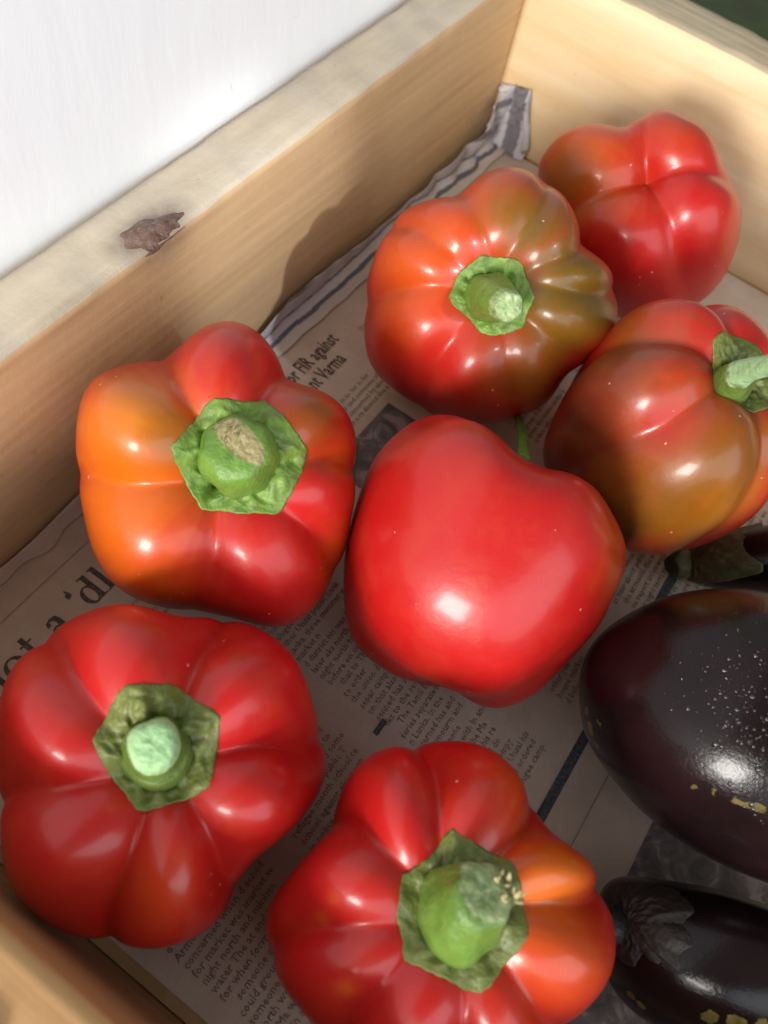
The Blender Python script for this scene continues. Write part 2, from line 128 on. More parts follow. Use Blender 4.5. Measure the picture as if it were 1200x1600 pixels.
 'right': {"half": 0.95, "rc": 0.42, "depth": 0.36, "k": 34, "box": 0.86, "full": 0.5, "cav": 0.08, "cavb": 0.0, "taper": 0.06, "grooves": [[112, 0.67, 38, 0.79], [160, 0.56, 44, 0.62], [222, 0.67, 46, 0.62], [300, 0.56, 40, 0.62], [50, 0.56, 36, 0.62], [-10, 0.45, 36, 0.62]], "lump": 0.012, "seed": 8, "axis": [0.2791, 0.0502, 0.959], "e1": [0.8458, 0.3525, 0.4004], "size": 0.04293, "centre": [0.01462, 0.21071, 0.05363], "fwd": [0.04834, 0.69686, -0.71558], "right": [0.84584, 0.35248, 0.4004], "warp": [0.85, 0.851, 0.846, 0.845, 0.856, 0.881, 0.911, 0.925, 0.911, 0.885, 0.87, 0.871, 0.883, 0.899, 0.915, 0.926, 0.932, 0.932, 0.93, 0.929, 0.93, 0.93, 0.927, 0.924, 0.919, 0.912, 0.906, 0.902, 0.901, 0.903, 0.908, 0.911, 0.912, 0.914, 0.92, 0.93, 0.946, 0.968, 0.994, 1.023, 1.054, 1.088, 1.111, 1.109, 1.083, 1.051, 1.028, 1.017, 1.019, 1.028, 1.043, 1.062, 1.081, 1.096, 1.105, 1.101, 1.082, 1.052, 1.025, 1.006, 0.99, 0.973, 0.953, 0.93, 0.906, 0.883, 0.863, 0.846, 0.834, 0.829, 0.831, 0.841], "rim": [1.066, 1.098, 1.124, 1.135, 1.135, 1.126, 1.097, 1.048, 1.088, 1.139, 1.173, 1.184, 1.184, 1.174, 1.149, 1.111, 1.067, 1.047, 1.06, 1.067, 1.068, 1.068, 1.061, 1.049, 1.036, 1.024, 1.016, 1.011, 1.008, 1.007, 1.006, 1.006, 1.005, 1.002, 0.994, 1.004, 1.022, 1.034, 1.037, 1.035, 1.023, 0.993, 0.945, 0.948, 0.998, 1.033, 1.055, 1.063, 1.063, 1.058, 1.043, 1.019, 0.995, 0.969, 0.954, 0.969, 0.98, 0.989, 0.995, 0.999, 1.004, 1.013, 1.024, 1.037, 1.051, 1.065, 1.077, 1.085, 1.088, 1.087, 1.078, 1.059], "blobs": [[-0.0106, -0.0285, 0.0309, 0.0145, 1, 0.7], [-0.0278, -0.0152, 0.0292, 0.0194, 2, 0.8], [-0.0235, -0.032, 0.0049, 0.0314, 5, 1], [-0.0017, -0.042, -0.0049, 0.0242, 5, 0.9], [-0.0231, -0.0252, 0.0297, 0.0169, 5, 0.5], [0.0149, -0.0373, 0.0235, 0.0242, 2, 1], [0.027, -0.0321, 0.0139, 0.0169, 4, 0.55], [0.0141, -0.0406, 0.0152, 0.0145, 2, 0.8], [0.0227, -0.0194, 0.0314, 0.0145, 2, 1], [-0.0321, 0.005, 0.0274, 0.0121, 2, 0.6], [-0.0036, -0.0274, 0.0293, 0.0097, 0, 0.8], [0.0179, -0.0298, 0.0319, 0.0121, 3, 0.4], [0.009, -0.0429, 0.0042, 0.0169, 3, 0.5]], "calyx": {"o": [0.02187, 0.21388, 0.08408], "n": [0.226, -0.091, 0.9699], "b1": [0.8629, 0.4807, -0.156], "radii": [0.0114, 0.01121, 0.01115, 0.01121, 0.0114, 0.01173, 0.01112, 0.01067, 0.01036, 0.01017, 0.01011, 0.01015, 0.01015, 0.01024, 0.01045, 0.01079, 0.01128, 0.01178, 0.0121, 0.01258, 0.01325, 0.01362, 0.0141, 0.0145, 0.01459, 0.01486, 0.0153, 0.01389, 0.01267, 0.01177, 0.01124, 0.01103, 0.01094, 0.01098, 0.01113, 0.01142, 0.01114, 0.01085, 0.01069, 0.01056, 0.01035, 0.01025, 0.01027, 0.01041, 0.01066, 0.01105, 0.01179, 0.01279, 0.01342, 0.01325, 0.01322, 0.01334, 0.01324, 0.01317, 0.01325, 0.01331, 0.01263, 0.01214, 0.01182, 0.01163]}, "stem": [[0.02134, 0.21085, 0.08392, 0.00677], [0.0213, 0.20595, 0.08863, 0.00661], [0.02077, 0.20214, 0.09561, 0.00471], [0.02172, 0.19803, 0.10325, 0.00353], [0.02369, 0.19162, 0.1125, 0.00299], [0.02604, 0.18544, 0.12168, 0.00268]]},
 'back': {"half": 0.98, "rc": 0.44, "depth": 0.42, "k": 26, "box": 0.86, "full": 0.25, "cav": 0.05, "cavb": 0.0, "taper": -0.02, "grooves": [[-98, 0.42, 46, 0.6, 0, 1.0], [-8, 0.3, 40, 0.4, 0, 1.0], [58, 0.42, 46, 0.6, 0, 1.0], [157, 0.42, 46, 0.6, 0, 1.0]], "lump": 0.012, "seed": 9, "axis": [0.0052, 0.5728, -0.8197], "e1": [0.8834, 0.3462, 0.3159], "size": 0.04224, "centre": [-0.04441, 0.31616, 0.04767], "fwd": [-0.11414, 0.81264, -0.57148], "right": [0.88337, 0.34622, 0.31589], "warp": [1.001, 1.0, 0.993, 0.969, 0.928, 0.883, 0.854, 0.844, 0.846, 0.854, 0.864, 0.872, 0.876, 0.879, 0.891, 0.916, 0.947, 0.969, 0.97, 0.939, 0.879, 0.826, 0.822, 0.864, 0.921, 0.975, 1.022, 1.061, 1.092, 1.114, 1.132, 1.139, 1.123, 1.088, 1.048, 1.014, 0.987, 0.969, 0.959, 0.958, 0.964, 0.973, 0.975, 0.969, 0.961, 0.956, 0.959, 0.969, 0.984, 1.002, 1.023, 1.045, 1.067, 1.087, 1.108, 1.129, 1.155, 1.185, 1.216, 1.239, 1.244, 1.229, 1.201, 1.171, 1.14, 1.11, 1.081, 1.055, 1.033, 1.017, 1.007, 1.001], "rim": [0.958, 0.94, 0.919, 0.923, 0.95, 0.972, 0.992, 1.008, 1.02, 1.029, 1.033, 1.035, 1.035, 1.031, 1.023, 1.012, 0.994, 0.97, 0.947, 0.926, 0.955, 0.979, 0.996, 1.008, 1.014, 1.016, 1.016, 1.014, 1.011, 1.008, 1.004, 1.001, 0.998, 0.993, 0.989, 0.984, 0.979, 0.972, 0.962, 0.95, 0.934, 0.913, 0.889, 0.912, 0.937, 0.959, 0.978, 0.995, 1.006, 1.015, 1.018, 1.019, 1.018, 1.012, 1.005, 0.992, 0.977, 0.958, 0.937, 0.914, 0.933, 0.957, 0.977, 0.991, 1.001, 1.005, 1.005, 1.004, 1.0, 0.993, 0.984, 0.973], "blobs": [[-0.0305, -0.0246, 0.0269, 0.0218, 1, 0.7], [-0.027, -0.0307, 0.0188, 0.0124, 2, 0.8], [-0.0333, -0.0281, 0.0074, 0.0124, 2, 0.8], [-0.0008, -0.0048, 0.0423, 0.0124, 1, 0.25], [-0.009, -0.0327, 0.0211, 0.0124, 1, 0.25]]},
 'egg': {"half": 1.35, "rc": 0.4, "depth": 0.27, "k": 26, "box": 1.0, "full": 0.5, "cav": 0.0, "cavb": 0.0, "taper": -0.1, "grooves": [], "lump": 0.01, "seed": 1, "axis": [0.8987, 0.1267, 0.4199], "e1": [-0.5811, 0.7796, 0.2335], "size": 0.04678, "centre": [0.08488, 0.12937, 0.0493], "fwd": [0.31492, 0.47998, -0.81881], "right": [0.75042, 0.40228, 0.52444], "warp": [0.783, 0.8, 0.82, 0.84, 0.859, 0.877, 0.892, 0.904, 0.913, 0.918, 0.92, 0.919, 0.916, 0.912, 0.908, 0.902, 0.895, 0.889, 0.884, 0.878, 0.873, 0.869, 0.866, 0.863, 0.861, 0.859, 0.859, 0.862, 0.869, 0.874, 0.876, 0.872, 0.862, 0.85, 0.838, 0.829, 0.819, 0.805, 0.791, 0.78, 0.774, 0.772, 0.771, 0.771, 0.771, 0.773, 0.778, 0.785, 0.794, 0.803, 0.813, 0.824, 0.836, 0.849, 0.864, 0.881, 0.9, 0.917, 0.928, 0.93, 0.923, 0.91, 0.892, 0.871, 0.849, 0.826, 0.803, 0.784, 0.77, 0.763, 0.763, 0.77], "rim": [1.28, 1.247, 1.211, 1.178, 1.144, 1.117, 1.085, 1.065, 1.043, 1.027, 1.012, 1.003, 0.998, 0.998, 1.003, 1.011, 1.025, 1.039, 1.06, 1.078, 1.103, 1.129, 1.161, 1.186, 1.216, 1.244, 1.27, 1.295, 1.314, 1.331, 1.342, 1.348, 1.35, 1.35, 1.345, 1.336, 1.321, 1.3, 1.278, 1.253, 1.22, 1.191, 1.165, 1.135, 1.111, 1.088, 1.07, 1.049, 1.031, 1.018, 1.008, 1.001, 0.997, 0.999, 1.006, 1.016, 1.03, 1.05, 1.07, 1.096, 1.131, 1.161, 1.197, 1.238, 1.274, 1.304, 1.329, 1.343, 1.346, 1.344, 1.33, 1.307], "blobs": [[-0.0462, -0.0239, -0.0041, 0.003, 0, 0.75], [-0.0425, -0.0279, -0.0049, 0.0035, 0, 0.85], [-0.0427, -0.0283, 0.0032, 0.0026, 0, 0.7], [-0.0387, -0.0308, -0.0051, 0.0022, 0, 0.7], [-0.0344, -0.0331, -0.0059, 0.0017, 0, 0.7], [-0.0187, -0.0363, 0.0222, 0.0013, 0, 0.75], [-0.0168, -0.036, 0.0236, 0.0013, 0, 0.75], [-0.0147, -0.0358, 0.0246, 0.0015, 0, 0.8], [-0.0125, -0.0357, 0.0253, 0.0013, 0, 0.75], [-0.0098, -0.0352, 0.0265, 0.0015, 0, 0.85], [-0.0078, -0.0348, 0.0274, 0.0017, 0, 0.9], [-0.0059, -0.0342, 0.0283, 0.0019, 0, 0.9], [-0.0038, -0.0338, 0.0289, 0.0017, 0, 0.85], [-0.0336, 0.0055, 0.0311, 0.0035, 0, 0.5], [-0.0308, 0.0099, 0.0315, 0.0039, 0, 0.5], [-0.0318, -0.0154, 0.0333, 0.0011, 0, 0.55], [-0.0302, -0.0184, 0.0333, 0.0011, 0, 0.55]]},
 'egg2': {"half": 1.7, "rc": 0.4, "depth": 0.27, "k": 26, "box": 1.0, "full": 0.5, "cav": 0.0, "cavb": 0.0, "taper": -0.12, "grooves": [], "lump": 0.01, "seed": 1, "axis": [-0.8768, -0.3608, -0.3177], "e1": [-0.5704, 0.8214, 0.0005], "size": 0.02713, "centre": [0.10574, 0.07359, 0.02688], "fwd": [0.38429, 0.26745, -0.88362], "right": [0.72592, 0.50381, 0.4682], "warp": [0.777, 0.759, 0.739, 0.718, 0.699, 0.68, 0.664, 0.652, 0.645, 0.642, 0.643, 0.646, 0.65, 0.656, 0.662, 0.669, 0.676, 0.682, 0.69, 0.699, 0.71, 0.723, 0.739, 0.758, 0.782, 0.815, 0.855, 0.887, 0.898, 0.879, 0.84, 0.794, 0.756, 0.729, 0.715, 0.714, 0.724, 0.743, 0.769, 0.794, 0.815, 0.828, 0.835, 0.837, 0.837, 0.836, 0.835, 0.833, 0.83, 0.827, 0.824, 0.821, 0.817, 0.813, 0.809, 0.805, 0.802, 0.8, 0.798, 0.797, 0.795, 0.793, 0.791, 0.79, 0.789, 0.791, 0.795, 0.8, 0.803, 0.804, 0.8, 0.791], "rim": [1.66, 1.624, 1.576, 1.521, 1.46, 1.4, 1.338, 1.281, 1.226, 1.18, 1.137, 1.098, 1.07, 1.045, 1.024, 1.011, 1.002, 0.999, 1.005, 1.017, 1.032, 1.057, 1.085, 1.121, 1.162, 1.211, 1.267, 1.328, 1.396, 1.467, 1.54, 1.607, 1.657, 1.681, 1.682, 1.671, 1.63, 1.566, 1.492, 1.415, 1.343, 1.276, 1.219, 1.167, 1.124, 1.088, 1.059, 1.034, 1.019, 1.006, 1.0, 1.003, 1.01, 1.025, 1.042, 1.067, 1.095, 1.129, 1.168, 1.21, 1.259, 1.317, 1.376, 1.44, 1.501, 1.561, 1.612, 1.652, 1.678, 1.689, 1.689, 1.682], "blobs": [[-0.0183, -0.0228, 0.0027, 0.0022, 0, 0.8], [-0.0153, -0.0234, 0.0033, 0.0022, 0, 0.8], [-0.0038, -0.0182, 0.0169, 0.0035, 0, 0.8], [0.0012, -0.0159, 0.0194, 0.004, 0, 0.8], [0.006, -0.0132, 0.0216, 0.0031, 0, 0.8]], "calyx": {"o": [0.07729, 0.06496, 0.03667], "n": [-0.7245, -0.3202, 0.6104], "b1": [0.475, 0.4097, 0.7788], "radii": [0.01475, 0.01666, 0.01608, 0.0152, 0.01456, 0.01412, 0.01386, 0.01323, 0.0126, 0.01215, 0.01186, 0.01166, 0.01155, 0.01157, 0.01169, 0.01163, 0.01169, 0.01188, 0.01221, 0.01182, 0.01146, 0.01124, 0.01115, 0.01119, 0.01066, 0.01021, 0.0099, 0.00971, 0.00964, 0.00967, 0.00946, 0.00933, 0.00929, 0.00937, 0.00954, 0.00978, 0.00967, 0.00966, 0.00976, 0.00997, 0.01031, 0.01036, 0.01054, 0.01084, 0.01065, 0.00979, 0.00916, 0.00869, 0.00835, 0.01082, 0.01212, 0.01241, 0.01646, 0.01616, 0.01458, 0.0157, 0.01721, 0.01658, 0.01487, 0.01361]}, "stem": [[0.07531, 0.06276, 0.03317, 0.00492], [0.07364, 0.06131, 0.03534, 0.00446], [0.07175, 0.05954, 0.03708, 0.00361]]},
 'egg3': {"half": 1.6, "rc": 0.4, "depth": 0.27, "k": 26, "box": 1.0, "full": 0.5, "cav": 0.0, "cavb": 0.0, "taper": -0.12, "grooves": [], "lump": 0.01, "seed": 1, "axis": [-0.813, -0.3782, -0.4427], "e1": [-0.5629, 0.7048, 0.4317], "size": 0.02134, "centre": [0.07963, 0.21396, 0.02455], "fwd": [0.23755, 0.6383, -0.73222], "right": [0.79163, 0.30963, 0.52673], "warp": [0.938, 0.938, 0.909, 0.866, 0.82, 0.78, 0.745, 0.717, 0.695, 0.68, 0.669, 0.661, 0.657, 0.655, 0.654, 0.655, 0.656, 0.658, 0.66, 0.662, 0.664, 0.666, 0.669, 0.673, 0.679, 0.687, 0.698, 0.713, 0.733, 0.76, 0.793, 0.833, 0.883, 0.944, 1.015, 1.087, 1.146, 1.172, 1.155, 1.097, 1.018, 0.942, 0.88, 0.831, 0.793, 0.763, 0.739, 0.718, 0.701, 0.686, 0.673, 0.662, 0.652, 0.644, 0.636, 0.629, 0.622, 0.616, 0.611, 0.609, 0.609, 0.611, 0.617, 0.627, 0.641, 0.661, 0.688, 0.723, 0.766, 0.814, 0.863, 0.909], "rim": [1.595, 1.593, 1.581, 1.556, 1.523, 1.481, 1.434, 1.381, 1.329, 1.278, 1.23, 1.184, 1.143, 1.108, 1.078, 1.052, 1.03, 1.016, 1.005, 0.999, 1.001, 1.008, 1.023, 1.041, 1.063, 1.093, 1.13, 1.169, 1.217, 1.269, 1.325, 1.388, 1.449, 1.508, 1.556, 1.584, 1.589, 1.587, 1.563, 1.517, 1.457, 1.392, 1.327, 1.267, 1.212, 1.163, 1.124, 1.087, 1.057, 1.037, 1.019, 1.006, 1.0, 0.999, 1.007, 1.018, 1.033, 1.055, 1.08, 1.109, 1.143, 1.181, 1.224, 1.27, 1.322, 1.374, 1.429, 1.479, 1.522, 1.556, 1.581, 1.593], "blobs": [], "calyx": {"o": [0.05076, 0.19814, 0.01555], "n": [-0.6061, -0.7072, 0.3641], "b1": [0.5619, -0.0567, 0.8253], "radii": [0.02187, 0.01981, 0.01854, 0.01864, 0.01983, 0.0202, 0.02083, 0.01939, 0.01648, 0.01446, 0.01281, 0.01133, 0.01026, 0.00947, 0.00888, 0.00845, 0.00814, 0.00794, 0.00783, 0.00772, 0.00767, 0.0077, 0.00782, 0.00803, 0.00834, 0.00878, 0.00938, 0.01019, 0.01128, 0.01184, 0.01213, 0.01257, 0.0132, 0.01358, 0.01332, 0.01323, 0.01327, 0.01347, 0.01288, 0.01208, 0.01149, 0.01107, 0.0108, 0.01065, 0.01062, 0.01063, 0.01053, 0.01055, 0.01069, 0.01095, 0.01135, 0.01192, 0.01269, 0.01374, 0.01511, 0.01675, 0.019, 0.0222, 0.02569, 0.026]}, "stem": [[0.04938, 0.1967, 0.01045, 0.0058], [0.0478, 0.19424, 0.01128, 0.00523], [0.04617, 0.19147, 0.01144, 0.00416]]},
}

# ------------------------------------------------------------------ small helpers
def link(name, mesh, mat=None, parent=None):
    o = bpy.data.objects.new(name, mesh)
    COL.objects.link(o)
    if mat is not None and not mesh.materials:
        mesh.materials.append(mat)
    if parent is not None:
        o.parent = parent
        o.matrix_parent_inverse = Matrix.Translation(-parent.location)
    return o

def mesh_from(name, v, f, smooth=True):
    m = bpy.data.meshes.new(name)
    m.from_pydata([tuple(map(float, p)) for p in v], [], f)
    m.update()
    if smooth:
        m.polygons.foreach_set('use_smooth', [True] * len(m.polygons))
    return m

def tag(o, label, cat, group=None):
    o['label'] = label; o['category'] = cat
    if group: o['group'] = group
    return o

class Mat:
    def __init__(self, name, **kw):
        self.m = bpy.data.materials.new(name); self.m.use_nodes = True
        self.t = self.m.node_tree; self.n = self.t.nodes; self.l = self.t.links
        self.b = self.n['Principled BSDF']
        for k, v in kw.items():
            self.b.inputs[k.replace('_', ' ')].default_value = v
    def node(self, typ, **kw):
        n = self.n.new(typ)
        for k, v in kw.items():
            if k in n.inputs: n.inputs[k].default_value = v
            else: setattr(n, k, v)
        return n
    def noise(self, scale, detail=3, rough=0.5, vec=None, stretch=None, coord='Object', dist=0.0):
        n = self.node('ShaderNodeTexNoise')
        n.inputs['Scale'].default_value = scale; n.inputs['Detail'].default_value = detail
        n.inputs['Roughness'].default_value = rough; n.inputs['Distortion'].default_value = dist
        if vec is None:
            vec = self.coord(coord, stretch)
        self.l.new(vec, n.inputs['Vector'])
        return n.outputs['Fac']
    def coord(self, coord='Object', stretch=None):
        c = self.node('ShaderNodeTexCoord').outputs[coord]
        if stretch:
            mp = self.node('ShaderNodeMapping'); mp.inputs['Scale'].default_value = stretch
            self.l.new(c, mp.inputs['Vector']); c = mp.outputs[0]
        return c
    def ramp(self, fac, stops):
        r = self.node('ShaderNodeValToRGB'); e = r.color_ramp.elements
        while len(e) < len(stops): e.new(0.5)
        for x, (p, c) in zip(e, stops):
            x.position = p; x.color = (*c, 1) if len(c) == 3 else c
        self.l.new(fac, r.inputs[0]); return r.outputs[0]
    def mix(self, a, b, fac, mode='MIX'):
        m = self.node('ShaderNodeMix', data_type='RGBA', blend_type=mode)
        for s, x in ((m.inputs[6], a), (m.inputs[7], b), (m.inputs[0], fac)):
            if hasattr(x, 'is_linked'): self.l.new(x, s)
            else: s.default_value = x if isinstance(x, (int, float)) else (*x, 1)
        return m.outputs[2]
    def math(self, op, a, b=0.0, clamp=False):
        m = self.node('ShaderNodeMath', operation=op, use_clamp=clamp)
        for s, x in zip(m.inputs, (a, b)):
            if hasattr(x, 'is_linked'): self.l.new(x, s)
            else: s.default_value = x
        return m.outputs[0]
    def color(self, out): self.l.new(out, self.b.inputs['Base Color'])
    def rough(self, out): self.l.new(out, self.b.inputs['Roughness'])
    def bump(self, h, strength, dist):
        b = self.node('ShaderNodeBump'); b.inputs['Strength'].default_value = strength
        b.inputs['Distance'].default_value = dist
        self.l.new(h, b.inputs['Height']); self.l.new(b.outputs[0], self.b.inputs['Normal'])
    def attr(self, name):
        return self.node('ShaderNodeAttribute', attribute_name=name).outputs['Color']

# ------------------------------------------------------------------ materials
def pepper_material():
    m = Mat('pepper_skin', Roughness=0.3, IOR=1.42, Coat_Weight=0.22, Coat_Roughness=0.14)
    c = m.attr('skin')
    mott = m.noise(90, 4, 0.6)
    c2 = m.mix(c, m.mix(c, (0.62, 0.16, 0.03), 0.2), m.ramp(mott, [(0.45, (0, 0, 0)), (0.75, (0.5, 0.5, 0.5))]))
    dots = m.node('ShaderNodeTexVoronoi', Scale=170.0)
    m.l.new(m.coord(), dots.inputs['Vector'])
    sel = m.math('MULTIPLY', m.math('LESS_THAN', dots.outputs['Distance'], 0.075),
                 m.math('GREATER_THAN', m.noise(60, 1, 0.5), 0.60))
    m.color(m.mix(c2, (0.75, 0.55, 0.42), m.math('MULTIPLY', sel, 0.5)))
    m.rough(m.ramp(m.noise(45, 3, 0.6), [(0.3, (0.30,) * 3), (0.7, (0.42,) * 3)]))
    m.b.inputs['Subsurface Weight'].default_value = 0.18
    m.b.inputs['Subsurface Radius'].default_value = (1.0, 0.25, 0.08)
    m.b.inputs['Subsurface Scale'].default_value = 0.006
    m.bump(m.math('ADD', m.noise(520, 2, 0.5), m.math('MULTIPLY', m.noise(70, 2, 0.5), 2.0)), 0.10, 0.0006)
    return m.m

def green_material(name, dark, light, brown, rough=0.40):
    m = Mat(name, Roughness=rough + 0.08, Coat_Weight=0.05, Coat_Roughness=0.3)
    c = m.ramp(m.noise(140, 4, 0.6), [(0.3, dark), (0.7, light)])
    c = m.mix(c, brown, m.ramp(m.noise(260, 3, 0.6), [(0.55, (0, 0, 0)), (0.75, (0.65,) * 3)]))
    m.color(c)
    m.b.inputs['Subsurface Weight'].default_value = 0.12
    m.b.inputs['Subsurface Radius'].default_value = (0.4, 1.0, 0.2)
    m.b.inputs['Subsurface Scale'].default_value = 0.003
    m.bump(m.math('ADD', m.noise(600, 3, 0.6), m.math('MULTIPLY', m.noise(210, 3, 0.6), 2.0)), 0.55, 0.0008)
    return m.m

def stem_material(name, dark, light, tint, cut_dark, cut_mid, cut_pale):
    m = Mat(name, Roughness=0.42, Coat_Weight=0.08, Coat_Roughness=0.3)
    st = m.noise(140, 4, 0.6)
    c = m.ramp(st, [(0.3, dark), (0.7, light)])
    c = m.mix(c, tint, m.ramp(m.noise(330, 4, 0.65), [(0.52, (0, 0, 0)), (0.75, (0.6,) * 3)]))
    sep = m.node('ShaderNodeSeparateColor'); m.l.new(m.attr('cut'), sep.inputs[0])
    k = m.math('ADD', sep.outputs[0], m.math('MULTIPLY', m.math('SUBTRACT', m.noise(420, 4, 0.7), 0.5), 0.9))
    k = m.ramp(k, [(0.42, (0, 0, 0)), (0.60, (1, 1, 1))])
    cc = m.ramp(m.noise(1.0, 4, 0.7, vec=m.coord('Object', (380, 700, 380))), [(0.32, cut_dark), (0.52, cut_mid), (0.72, cut_pale)])
    m.color(m.mix(c, cc, k))
    m.rough(m.math('ADD', m.math('MULTIPLY', k, 0.3), 0.40))
    m.b.inputs['Subsurface Weight'].default_value = 0.1
    m.b.inputs['Subsurface Radius'].default_value = (0.4, 1.0, 0.2)
    m.b.inputs['Subsurface Scale'].default_value = 0.003
    m.bump(m.math('ADD', m.noise(500, 4, 0.65), m.math('MULTIPLY', m.noise(160, 3, 0.6), 1.5)), 0.6, 0.0009)
    return m.m

def fibre_material():
    m = Mat('dry_fibre', Roughness=0.8)
    m.color(m.ramp(m.noise(500, 4, 0.7), [(0.3, (0.30, 0.25, 0.10)), (0.6, (0.55, 0.47, 0.24)), (0.8, (0.72, 0.66, 0.42))]))
    m.bump(m.noise(900, 3, 0.7), 0.7, 0.0006)
    return m.m

def pale_cut_material():
    m = Mat('pale_cut_stem', Roughness=0.45)
    m.color(m.ramp(m.noise(420, 4, 0.7), [(0.3, (0.22, 0.40, 0.12)), (0.5, (0.42, 0.60, 0.28)), (0.75, (0.68, 0.70, 0.46))]))
    m.bump(m.noise(700, 4, 0.7), 0.8, 0.0008)
    return m.m

def eggplant_material():
    m = Mat('eggplant_skin', Roughness=0.2, IOR=1.38, Coat_Weight=0.08, Coat_Roughness=0.08, Specular_IOR_Level=0.36)
    base = m.ramp(m.noise(35, 4, 0.6), [(0.3, (0.005, 0.0025, 0.003)), (0.7, (0.015, 0.006, 0.007))])
    # pale olive scuffs and hairline scratches of the skin
    sc = m.attr('scuff')
    sep = m.node('ShaderNodeSeparateColor'); m.l.new(sc, sep.inputs[0])
    br = m.noise(1.0, 5, 0.75, vec=m.coord('Object', (150, 420, 260)))
    k = m.math('GREATER_THAN', m.math('ADD', sep.outputs[0], m.math('MULTIPLY', br, 0.9)), 1.0)
    base = m.mix(base, m.ramp(m.noise(400, 3, 0.6), [(0.3, (0.09, 0.065, 0.016)), (0.7, (0.22, 0.165, 0.055))]), m.math('MULTIPLY', k, 0.7))
    m.color(base)
    m.rough(m.ramp(m.noise(60, 5, 0.65), [(0.35, (0.15,) * 3), (0.7, (0.27,) * 3)]))
    m.bump(m.math('ADD', m.noise(1100, 3, 0.65), m.math('MULTIPLY', m.noise(70, 2, 0.5), 0.5)), 0.16, 0.0006)
    return m.m

def wood_material(name, grain_axis, cols, top=False):
    st = [70, 70, 70]; st[grain_axis] = 4.0
    m = Mat(name, Roughness=0.62)
    v = m.coord('Object', tuple(st))
    g = m.noise(1.0, 5, 0.6, vec=v, dist=0.9)
    st2 = [260, 260, 260]; st2[grain_axis] = 9.0
    g2 = m.noise(1.0, 3, 0.6, vec=m.coord('Object', tuple(st2)))
    st3 = [26, 26, 26]; st3[grain_axis] = 2.2
    wv = m.node('ShaderNodeTexWave', wave_type='RINGS', Scale=2.2, Distortion=3.5)
    wv.inputs['Detail'].default_value = 3; wv.inputs['Detail Scale'].default_value = 1.5
    m.l.new(m.coord('Object', tuple(st3)), wv.inputs['Vector'])
    f = m.math('ADD', m.math('MULTIPLY', g, 0.78), m.math('MULTIPLY', wv.outputs['Fac'], 0.07))
    f = m.math('ADD', f, m.math('MULTIPLY', g2, 0.15))
    c = m.ramp(f, [(0.28, cols[0]), (0.5, cols[1]), (0.72, cols[2])])
    # old grey dirt, rubbed in here and there
    d = m.noise(38, 5, 0.7)
    c = m.mix(c, cols[3], m.ramp(d, [(0.48, (0, 0, 0)), (0.75, (cols[4],) * 3)]))
    sp = m.noise(150, 4, 0.7)
    c = m.mix(c, (0.10, 0.07, 0.05), m.ramp(sp, [(0.66, (0, 0, 0)), (0.80, (cols[5],) * 3)]))
    k = m.attr('knot')
    c = m.mix(c, m.ramp(m.noise(220, 4, 0.7), [(0.35, (0.06, 0.03, 0.03)), (0.7, (0.25, 0.18, 0.15))]), k)
    m.color(c)
    m.bump(m.math('ADD', f, m.math('MULTIPLY', d, 0.6)), 0.35, 0.0015 if not top else 0.003)
    return m.m

def paper_material():
    m = Mat('newsprint', Roughness=0.85)
    c = m.ramp(m.noise(55, 4, 0.6), [(0.3, (0.48, 0.38, 0.31)), (0.7, (0.58, 0.475, 0.385))])
    c = m.mix(c, (0.36, 0.26, 0.20), m.ramp(m.noise(900, 2, 0.5), [(0.5, (0, 0, 0)), (0.8, (0.25,) * 3)]))
    m.color(c)
    m.bump(m.noise(120, 4, 0.6), 0.3, 0.0012)
    return m.m

def ink_material(name, col):
    m = Mat(name, Roughness=0.8)
    m.color(m.mix(col, tuple(min(1, x * 2.4 + 0.03) for x in col), m.ramp(m.noise(700, 3, 0.7), [(0.45, (0, 0, 0)), (0.75, (0.8,) * 3)])))
    return m.m

def halftone_material():
    m = Mat('halftone_print', Roughness=0.8)
    c = m.ramp(m.noise(95, 4, 0.6, dist=1.2), [(0.40, (0.09, 0.08, 0.08)), (0.54, (0.16, 0.135, 0.13)), (0.64, (0.30, 0.25, 0.23))])
    m.color(c)
    return m.m

def margin_material():
    m = Mat('newspaper_margin_print', Roughness=0.8)
    m.color(m.mix(m.attr('print'), m.mix(m.attr('print'), (0.30, 0.27, 0.28), 0.4), m.noise(200, 4, 0.6)))
    m.bump(m.noise(150, 4, 0.6), 0.3, 0.001)
    return m.m

def wall_material():
    m = Mat('white_paint', Roughness=0.55)
    b = m.noise(1.0, 4, 0.6, vec=m.coord('Object', (40, 90, 22)))
    c = m.ramp(m.noise(1.0, 4, 0.6, vec=m.coord('Object', (20, 60, 14))), [(0.3, (0.87, 0.89, 0.91)), (0.7, (0.90, 0.92, 0.93))])
    c = m.mix(c, (0.35, 0.33, 0.32), m.ramp(m.noise(42, 4, 0.7), [(0.70, (0, 0, 0)), (0.78, (0.5,) * 3)]))
    m.color(c)
    m.bump(b, 0.09, 0.002)
    return m.m

def ground_material():
    m = Mat('dark_green_floor_paint', Roughness=0.6)
    m.color(m.ramp(m.noise(22, 4, 0.6), [(0.3, (0.045, 0.052, 0.026)), (0.7, (0.060, 0.105, 0.022))]))
    m.bump(m.noise(140, 3, 0.6), 0.3, 0.002)
    return m.m

